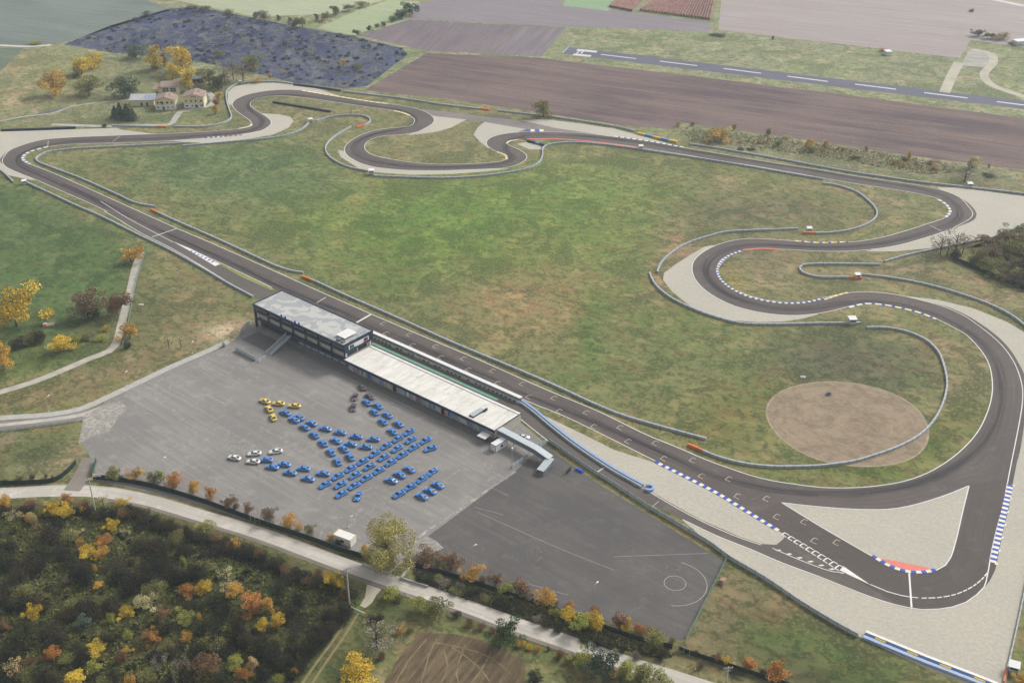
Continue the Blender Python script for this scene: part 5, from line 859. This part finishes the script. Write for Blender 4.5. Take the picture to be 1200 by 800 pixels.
ANCHR = [(133,556,'near the gate lane'),(230,572,'left of the fence gate'),(330,612,'between gate and container'),(400,636,'by the yellow edged container'),(515,658,'just right of the willow'),(585,682,'between the two tall lamp posts'),(660,716,'short of the right lamp post'),(700,725,'at the right lamp post'),(750,742,'near the car park corner gate')]
ANCHF = [(62,96,'on the open slope above the footpath'),(98,78,'in the clump on the slope'),(205,66,'behind the hay barn'),(222,92,'between hay barn and garden shed'),(181,66,'left of the hay barn trees'),(145,125,'in front of the low barn'),(248,88,'by the garden shed'),(275,82,'at the foot of the burnt scrub'),(253,120,'inside the barrier bend')]
ANCHV = [(458,695,'opposite the willow'),(503,711,'above the left half of the ploughed plot'),(560,730,'short of the round green tree'),(595,742,'at the round green tree'),(640,758,'by the small red shrub'),(690,775,'by the deep green tree'),(745,786,'past the deep green tree'),(440,745,'around the bare grey tree'),(475,738,'at the top corner of the ploughed plot')]
def where(zone, x, y):
    near = lambda A: min(A, key=lambda a: math.hypot(a[0]-x, a[1]-y))[2]
    if zone == 'near the farmhouses': return near(ANCHF)
    if zone == 'on the verge below the road': return near(ANCHV)
    if 'scrubland' in zone and 'hedge' not in zone: return ('thicket ' if 'thicket' in zone else '') + min(ANCH, key=lambda a: math.hypot(a[0]-x, a[1]-y))[2]
    if 'paddock fence' in zone and 'row' in zone: return 'of the fence row ' + min(ANCHR, key=lambda a: math.hypot(a[0]-x, a[1]-y))[2]
    return zone
def plant(kind, hue, x, yc, hp, wp, zone, far=False, label=None, vari=None):
    zone = where(zone, x, yc)
    if not far and 545 < yc and x < 425 and kind != 'bush': hp *= .9; wp *= .88
    # x, yc: centre of the crown in the photograph; hp, wp: its size in pixels
    s, sv = mpp(yc+hp*.4); W_ = wp*s; th = PITCH + math.atan((yc-400)/FPX); H_ = max((hp*s - W_*.5*math.sin(th))/math.cos(th), hp*s*.5)
    if kind == 'bush': H_ = max(hp*s - W_*.35*math.sin(th), hp*s*.45)/math.cos(th)
    cz = H_*(.45 if kind == 'bush' else .56); g = G(x, yc, cz); e = empty(ON[kind], (g.x,g.y,0), random.uniform(0,6.28)); tag(e, label or '%s %s %s' % (NAMEC[hue], KN[kind], zone), 'shrub' if kind == 'bush' else 'tree', label and None or '%s %ss %s' % (NAMEC[hue], KN[kind], zone))
    cm, tm = random.choice(TYPES[kind]); fx = W_/ASPW[kind]; m = leafmat('leaf_%s%s' % (hue, '_far' if far else ''), mul(SH(*[int(c_*.78+165*.22) for c_ in HUE[hue]], yc) if far else S(*HUE[hue]), 1.15))
    for n_, me in (('crown',cm),('trunk',tm)):
        o = inst(n_, me, e, (0,0,0), 0, (fx,fx,H_))
        if n_ == 'crown': o.material_slots[0].link = 'OBJECT'; o.material_slots[0].material = m
    return e
def many(zone, s, far=False):
    for t in s.split():
        kd, hue, x, y, hp, wp = t.split(','); plant(dict(r='round',t='tall',b='bush',s='sparse',c='conifer')[kd], hue, float(x), float(y), float(hp), float(wp), zone, far)
# along the paddock fence
many('in the row inside the paddock fence', 'r,olive,133,554,18,17 b,brown,141,559,9,9 r,gold,158,554,18,15 r,olive,180,559,16,16 t,lime,187,557,16,6 r,orange,202,563,22,18 r,gold,226,570,21,14 t,orange,246,577,19,11 r,rust,267,587,18,15 b,brown,276,592,10,10 t,rust,290,595,16,9 r,brown,315,603,21,16 r,gold,337,611,22,17 b,peach,350,616,13,12 r,olive,363,621,16,12 r,gold,387,628,10,9 r,gold,427,642,12,9 b,scrub,396,634,10,12 r,rust,500,653,20,23 r,lime,513,659,14,11 r,rust,529,657,24,18 r,gold,553,670,20,18 b,brown,566,679,12,14 r,rust,581,678,18,13 r,lime,595,687,14,16 t,rust,610,688,24,14 r,brown,619,698,14,12 r,gold,640,699,24,18 b,brown,650,706,12,12 r,orange,668,709,10,10 r,lime,652,716,14,11 r,yellow,666,719,16,15 r,lime,682,727,26,22 r,yellow,697,726,24,16 r,orange,697,716,10,8 t,rust,727,727,22,14 r,yellow,734,732,16,10 r,orange,748,735,12,9 r,orange,756,737,13,11 r,olive,767,750,24,22 b,olive,788,750,10,10 b,umber,775,765,16,18')
many('below the paddock fence near the grass slope', 'r,rust,842,769,11,9 r,yellow,853,773,11,9 t,orange,878,778,18,12 t,orange,911.5,785,24,18 b,umber,895,787,10,14 b,umber,860,785,9,16 b,brown,822,777,12,12 b,umber,815,764,8,10')
plant('willow','willow',452,634,68,48,'', label='tall olive willow tree by the entrance walls of the road')
# shrubs between fence and road
many('in the thicket between mesh fence and road', ' '.join('b,%s,%.0f,%.0f,%d,%d' % (random.choice(['scrub','dark','umber','scrub','olive','grey']), 492+15*i+random.uniform(-3,3), 674+5.15*i+random.uniform(-2,7), random.choice((10,12,14)), random.choice((14,17,20))) for i in range(18)))
many('in the thicket between mesh fence and road', 'b,lime,513,677,11,14 b,grey,540,686,12,14 b,scrub,560,692,12,16')
# road side bushes, bottom edge
many('on the verge below the road', 'r,lime,458,693,18,17 b,olive,468,700,14,16 r,lime,492,708,20,17 r,olive,511,712,24,22 b,umber,535,720,11,14 b,rust,550,729,12,14 b,rust,563,734,11,13 b,rust,578,738,9,10 r,green,590,740,32,27 b,gold,610,754,12,14 b,yellow,620,757,11,12 b,gold,631,759,10,10 b,red,643,759,7,7 b,rust,655,766,14,15 b,rust,668,771,14,14 r,lime,678,770,24,20 r,darkgreen,698,776,32,30 b,gold,716,788,18,18 r,lime,734,783,22,22 r,olive,755,788,26,26 r,lime,775,800,20,20 s,grey,441,744,42,44 b,gold,469,738,13,14 b,olive,480,737,11,14 r,yellow,419,785,36,38 b,rust,447,767,12,13 b,umber,437,724,12,16 b,dark,628,793,18,22 b,umber,446,722,10,12')
# scrubland individuals
many('in the overgrown scrubland', 'r,gold,5,586,18,14 s,pale,14,602,22,18 r,gold,35,606,15,12 b,red,36,592,16,24 r,yellow,58,595,18,15 r,orange,78,583,14,12 r,yellow,78,596,20,22 b,red,98,592,17,17 s,pale,120,586,18,14 r,yellow,142,587,16,13 b,rust,147,600,18,20 b,umber,170,602,14,20 r,yellow,128,615,16,15 r,pale,87,623,11,12 r,orange,121,633,17,17 r,yellow,105,646,18,21 r,gold,119,646,16,14 s,pale,149,621,13,12 b,gold,94,634,12,12 r,gold,115,684,10,12 b,gold,110,665,11,8 r,yellow,35,717,24,18 s,pale,187,683,14,11 r,pale,173,704,19,21 r,yellow,149,718,13,15 r,yellow,239,687,20,14 r,orange,223,692,18,17 t,bluegreen,98,727,20,15 b,lime,130,724,14,15 r,rust,5,732,18,13 r,orange,178,744,20,16 b,lime,151,744,14,14 r,lime,211,723,18,21 r,orange,59,766,19,17 r,yellow,112,759,17,22 b,red,141,770,17,18 r,gold,149,760,9,9 s,peach,18,783,30,24 b,red,35,776,18,18 r,yellow,86,793,20,26 t,lime,109,780,18,14 b,lime,82,745,8,7 t,rust,189,719,20,13 b,gold,153,795,16,16 s,grey,184,774,30,20 s,grey,210,780,30,20 r,gold,274,690,24,20 s,pale,268,688,14,22 r,orange,296,708,28,28 r,gold,315,707,24,14 r,yellow,307,731,15,13 r,yellow,324,727,22,14 r,rust,241,778,34,26 r,lime,274,775,24,20 t,peach,296,777,22,9 r,orange,286,788,18,16 r,yellow,376,739,10,9 b,lime,351,768,13,13 b,lime,326,795,14,16 b,gold,344,789,16,14 b,lime,392,722,8,8 b,gold,233,722,13,7 s,pale,265,672,18,18 b,gold,220,745,14,18 r,lime,241,616,12,16 t,gold,277,636,18,8 r,yellow,388,678,22,16 r,yellow,398,683,18,12 b,red,360,680,14,16 b,red,372,671,14,16 b,lime,214,658,20,10 b,grey,80,677,13,18 b,pale,38,606,20,12')
def mass(name, label, pts, hue, wp, far=None):                    # many small domes of leaves nobody could count, one object
    rng = np.random.default_rng(9); Cs = []
    for x, y in pts:
        g = G(x,y); r = wp*mpp(y)[0]*.5*rng.uniform(.6,1.3); d = rng.normal(size=(130,3)); d /= np.linalg.norm(d,axis=1)[:,None]; d[:,2] = np.abs(d[:,2]); Cs.append(np.array([g.x,g.y,0])+d*r*rng.uniform(.5,1.05,(130,1))*np.array([1,1,.9]))
    me = leaf_mesh(name, np.concatenate(Cs), .5 if far else .26, rng); me.materials.clear(); me.materials.append(leafmat('leaf_'+hue, mul(SH(*HUE[hue], far) if far else S(*HUE[hue]), 1.3))); o = bpy.data.objects.new(name, me); col.objects.link(o); tag(o, label, 'undergrowth', kind='stuff')
# hedge along the lower road and dark thickets
def filler(zone, pts, hues, hp, wp):
    for x, y in pts: plant('bush', random.choice(hues), x+random.uniform(-3,3), y+random.uniform(-2.5,2.5), hp*random.uniform(.75,1.3), wp*random.uniform(.8,1.3), zone)
hedge = resample([Vector(p) for p in P('150,598 190,612 240,628 290,646 340,667 390,688 418,700')], 10); filler('in the roadside hedge of the scrubland', hedge, ['dark','umber','scrub','umber','rust'], 15, 19)
mass('hedge_undergrowth', 'dark low growth behind the roadside hedge', [tuple(v) for v in resample([Vector(p) for p in P('176,618 240,638 300,660 352,682')], 5)], 'dark', 16)
filler('in the roadside hedge of the scrubland', resample([Vector(p) for p in P('2,596 40,600 70,600 110,600 140,604')], 11), ['umber','rust','dark','olive'], 13, 15)
filler('in the dark hedge along the grass lane', resample([Vector(p) for p in P('406,714 392,730 376,748 358,770 338,796')], 9), ['dark','dark','umber'], 18, 22)
filler('in the dark hedge along the grass lane', resample([Vector(p) for p in P('392,716 372,738 352,758 330,780')], 11), ['dark','scrub','umber'], 16, 20)
thick = P('66,618 76,626 56,626 50,648 40,652 62,650 76,646 32,660 24,670 46,664 84,658 96,664 92,672 100,676 168,636 178,640 188,640 180,656 170,664 192,660 200,668 206,676 152,672 160,680 176,678 186,690 172,690 140,660 136,672 230,666 240,660 222,674 214,640 206,632 26,694 36,700 14,686 6,694 20,706 44,708 84,710 92,714 100,710 76,718 12,640 4,652 10,662 60,752 70,748 90,762 80,768 98,770 50,788 60,796 38,792 192,758 200,764 186,766 120,796 132,792 108,794 254,748 262,754 246,754 256,764 300,760 310,752 320,760 330,748 288,752 240,730 252,728 340,742 320,770 308,790 260,790 200,796 170,790 225,790 224,710 250,704 262,712 340,716 350,704 330,690 20,750 8,764 6,790 30,740 124,748 130,708 150,690 118,706 112,720 64,734 196,734 228,762 280,740 275,730 345,730 290,645 262,640 340,678 250,650')
filler('in the dark thickets of the scrubland', thick, ['dark','dark','scrub','dark','umber','scrub','umber','olive'], 20, 26)
def scat(n, x0, x1, y0, y1, poly):
    out = []; p = np.array(P(poly))
    while len(out) < n:
        x, y = random.uniform(x0,x1), random.uniform(y0,y1); c = False
        for (ax,ay),(bx_,by) in zip(p, np.roll(p,-1,0)):
            if (ay > y) != (by > y) and x < (bx_-ax)*(y-ay)/(by-ay)+ax: c = not c
        if c: out.append((x,y))
    return out
POLY_S = '-30,604 60,608 140,612 200,632 300,666 400,712 330,806 -30,806'
for hu, n_ in (('scrub',50),('umber',30),('olive',40),('brown',22),('dark',70)): mass('undergrowth', 'small %s bushes scattered through the scrubland' % NAMEC[hu], scat(n_, -30,400,604,806, POLY_S), hu, 11)
# low undergrowth that nobody could count
def undergrowth(name, label, n, pts, size, m, zmax, cat):
    rng = np.random.default_rng(5); g = np.array([tuple(G(x,y)) for x, y in pts]); g[:,2] = rng.uniform(.05, zmax, len(g)); me = leaf_mesh(name, g, size, rng, None, .8); me.materials.clear(); me.materials.append(m); o = bpy.data.objects.new(name, me); col.objects.link(o); tag(o, label, cat, kind='stuff')
undergrowth('undergrowth', 'low brown green undergrowth covering the scrubland', 0, scat(15000, -30,430,590,806, '-30,592 110,592 200,612 300,645 430,700 330,806 -30,806'), .45, leafmat('leaf_undergrowth', mul(S(92,98,50),1.2), .6), .5, 'undergrowth')
undergrowth('undergrowth', 'dry weeds in the thicket strip below the paddock fence', 0, scat(5000, 480,800,655,770, '485,668 560,690 700,738 790,766 780,775 680,745 540,700 490,680'), .4, leafmat('leaf_weeds', mul(S(84,84,54),1.3), .6), .6, 'undergrowth')
HP_ = '78,52 130,31 200,11 232,9 330,29 400,41 470,57 476,64 430,100 405,103 345,96 290,83 240,73 190,66 130,61'
HUE['burnt'] = (96,102,128); HUE['heath'] = (142,142,118)  # burnt hue carries the haze's blue tint in its colour
mass('heath_scrub', 'dark burnt scrub tinted haze blue covering the slope behind the farmhouses', scat(170, 70,480,5,106, HP_), 'burnt', 5, 60); mass('heath_scrub', 'yellow green weeds growing through the burnt scrub', scat(70, 70,480,5,106, HP_), 'heath', 4, 45)
undergrowth('rough_grass', 'pale tussock grass on the strip beside the dark brown field', 0, scat(3200, 790,1200,140,225, '795,150 870,156 967,170 1100,190 1130,200 1090,205 960,184 880,172 810,166'), .6, leafmat('leaf_tussock', mul(SH(150,148,118,175),1.3), .3), .5, 'grass')
# left meadow trees
many('in the meadow by the concrete path', 'r,yellow,14,358,52,40 r,gold,152,298,20,19 r,red,135,354,30,23 r,gold,151,389,19,16 b,dark,148,404,12,13 r,gold,1,415,36,20 b,yellow,125,384,10,11 r,yellow,72,401,24,22 b,lime,88,396,14,18 b,yellow,58,366,12,15 s,pale,197,401,17,12 s,pale,211,400,17,12 b,scrub,46,393,22,20 b,olive,35,394,22,22 b,olive,100,394,13,18 b,scrub,20,400,20,22 b,lime,118,395,10,20')
plant('round','brown',100,356,38,32,'', label='large dull brown tree beside the reddish tree of the meadow'); plant('bush','scrub',108,364,24,24,'', label='dark shrub tucked under the dull brown tree')
# around the farmhouses
many('near the farmhouses', 'r,gold,62,96,31,24 r,yellow,94,76,22,22 r,yellow,109,70,18,18 b,green,88,88,9,14 r,olive,102,99,25,26 r,darkgreen,145,101,25,24 c,darkgreen,140,129,20,12 c,darkgreen,148,130,20,13 c,bluegreen,155,133,16,10 c,darkgreen,134,130,15,9 r,bluegreen,158,59,18,22 t,yellow,181,66,30,14 b,darkgreen,181,78,8,13 r,yellow,212,68,34,27 t,yellow,220,92,28,15 r,yellow,201,82,20,13 r,olive,244,88,24,20 r,scrub,255,96,18,18 s,brown,262,84,24,14 s,brown,272,80,26,16 s,brown,284,84,24,18 r,olive,296,72,20,18 t,gold,256,112,10,7 t,gold,252,128,12,6 t,rust,253,120,9,6 b,gold,300,94,8,12 b,scrub,122,147,5,9 r,rust,192,72,12,9', True)
many('in the burnt scrub', 'r,olive,256,63,9,10 b,gold,402,73,10,8 b,olive,420,78,8,14 b,gold,334,84,6,5 b,gold,316,88,8,6 r,bluegreen,172,15,6,8 b,lime,40,50,6,20', True)
many('in the far hedge rows', 'r,brown,309,18,13,10 t,green,326,21,8,4 t,green,340,23,7,5 r,olive,354,25,14,11 r,bluegreen,344,28,10,9 r,green,371,20,9,5 r,olive,380,19,10,9 r,green,393,12,12,10 r,olive,408,8,9,10 r,olive,424,5,8,10 b,olive,268,14,8,16 r,bluegreen,300,17,8,9 r,darkgreen,480,10,16,14 r,darkgreen,470,16,12,14 b,green,460,22,9,12 b,green,450,28,7,9 r,darkgreen,419,38,8,7 r,darkgreen,433,33,8,6 b,green,442,30,6,8 b,brown,224,8,6,20 b,brown,240,9,7,16', True)
many('at the edge of the big ploughed field', 'r,olive,637,126,22,18 r,gold,845,157,18,21 b,olive,811,145,6,7 b,olive,860,149,9,6 b,olive,901,154,11,8 b,gold,795,145,8,6 b,gold,889,165,8,4 b,gold,900,163,9,4 b,olive,912,168,9,9 b,pale,922,160,6,12 r,gold,948,168,14,9 b,olive,952,175,10,14 b,gold,967,168,12,8 b,gold,963,175,8,6 b,olive,988,175,6,5 b,gold,983,173,7,5 b,olive,1016,174,8,5 b,gold,1066,181,12,7 b,brown,1060,186,9,9 b,gold,1058,192,8,10 b,gold,1048,189,8,8 b,orange,1074,191,6,5 b,peach,1097,195,9,14 b,brown,1090,190,7,16 r,pale,1141,189,17,15 b,scrub,1002,185,5,14 b,dark,880,175,4,14 b,umber,868,174,4,12 b,grey,1159,194,6,5 b,umber,1160,205,5,20 s,grey,1132,205,18,26', True)
many('beyond the runway', 'b,green,906,44,6,4 b,darkgreen,840,41,4,24 r,bluegreen,1146,38,9,10 r,olive,1158,41,8,7 r,peach,1172,42,9,12 r,pale,1179,41,9,7 b,scrub,1190,50,5,24 b,peach,1034,58,6,10 b,bluegreen,1139,12,5,8 r,bluegreen,1164,42,7,7', True)
# the brown wood at the right edge
many('in the brown wood behind the dark mesh fence', 'r,olive,1150,300,20,22 r,brown,1166,296,22,24 r,olive,1184,290,24,26 r,brown,1200,284,26,26 r,olive,1172,310,20,22 r,brown,1190,308,22,24 r,olive,1210,300,26,28 r,lime,1164,316,14,16 r,brown,1186,324,16,18 r,olive,1204,322,22,24 r,brown,1178,280,22,22 r,olive,1196,270,20,22 r,brown,1160,284,16,18 b,olive,1142,306,12,14 b,lime,1150,311,11,14 r,brown,1216,284,30,30 r,umber,1216,318,28,26 b,brown,1196,332,12,16 b,lime,1170,322,10,12 r,olive,1232,300,34,34', False)
many('by the gravel of the far right hairpin', 's,grey,1104,286,26,22 s,brown,1122,282,30,26 s,brown,1130,286,24,18 b,umber,1120,296,14,18 s,grey,1112,288,24,18')
many('at the lower right shed', 'r,gold,1198,793,16,18')
many('in the grass corner by the access lane', 'b,umber,22,562,9,14 b,umber,38,558,7,8 b,rust,54,557,7,7 b,rust,61,559,9,5 b,umber,4,564,8,10')
# vineyard rows
M_VINE = plain('vine_leaves', SH(158,124,118,10), .9, .3, .3); M_VINE2 = leafmat('leaf_vine_dark', mul(SH(140,110,120,10), 1.1), .4)
def vineyard(label, A, B_, C_, D_, n):                  # rows run from edge A-B to edge D-C
    a, b_, c, d = (G(*p).xy for p in (A,B_,C_,D_)); e = empty('vineyard', (*a,0)); tag(e, label, 'vineyard'); rng = np.random.default_rng(3)
    for i in range(n):
        t = (i+.5)/n; p, q = a.lerp(b_,t)-a, d.lerp(c,t)-a; m = MB(); r_ = [p.lerp(q,s) for s in np.linspace(0,1,9)]; [m.beam((*u,.3), (*v_,.3), .9+.3*rng.uniform(), 1.4+.4*rng.uniform()) for u, v_ in zip(r_, r_[1:])]; m.build('vine_row', M_VINE, e)
vineyard('narrow vineyard block with orange brown rows next to the green meadow', (726,-4), (756,-4), (741,14), (714,8.6), 14); vineyard('wide vineyard block with orange brown rows before the pale field', (774,-6), (840,-6), (833,24), (749,13), 26)
# concrete trough beside the white slab in the oval etc.
o = MB().box(-.9,.9,-.5,.5,0,.7).box(-.7,.7,-.3,.3,.7,1.3).build('water_pump', plain('pump_grey', S(120,128,140), .6, .1)); o.location = (*G(971,462.5).xy,0); tag(o, 'small grey pump standing on the rim of the bare oval', 'pump')
# ------------------------------------------------------------------ haze
HZ = MB().box(-2500,2500,-900,2600,-1.2,262).build('haze', None); hm = bpy.data.materials.new('haze'); hm.use_nodes = True; ht = hm.node_tree; ht.nodes.clear(); ho = ht.nodes.new('ShaderNodeOutputMaterial'); hv = ht.nodes.new('ShaderNodeVolumePrincipled'); hv.inputs['Color'].default_value = (.80,.90,1,1); hv.inputs['Density'].default_value = SIG; hv.inputs['Anisotropy'].default_value = .2; ht.links.new(hv.outputs[0], ho.inputs['Volume']); HZ.data.materials.append(hm); tag(HZ, 'thin pale haze over the fields', 'haze', kind='stuff')
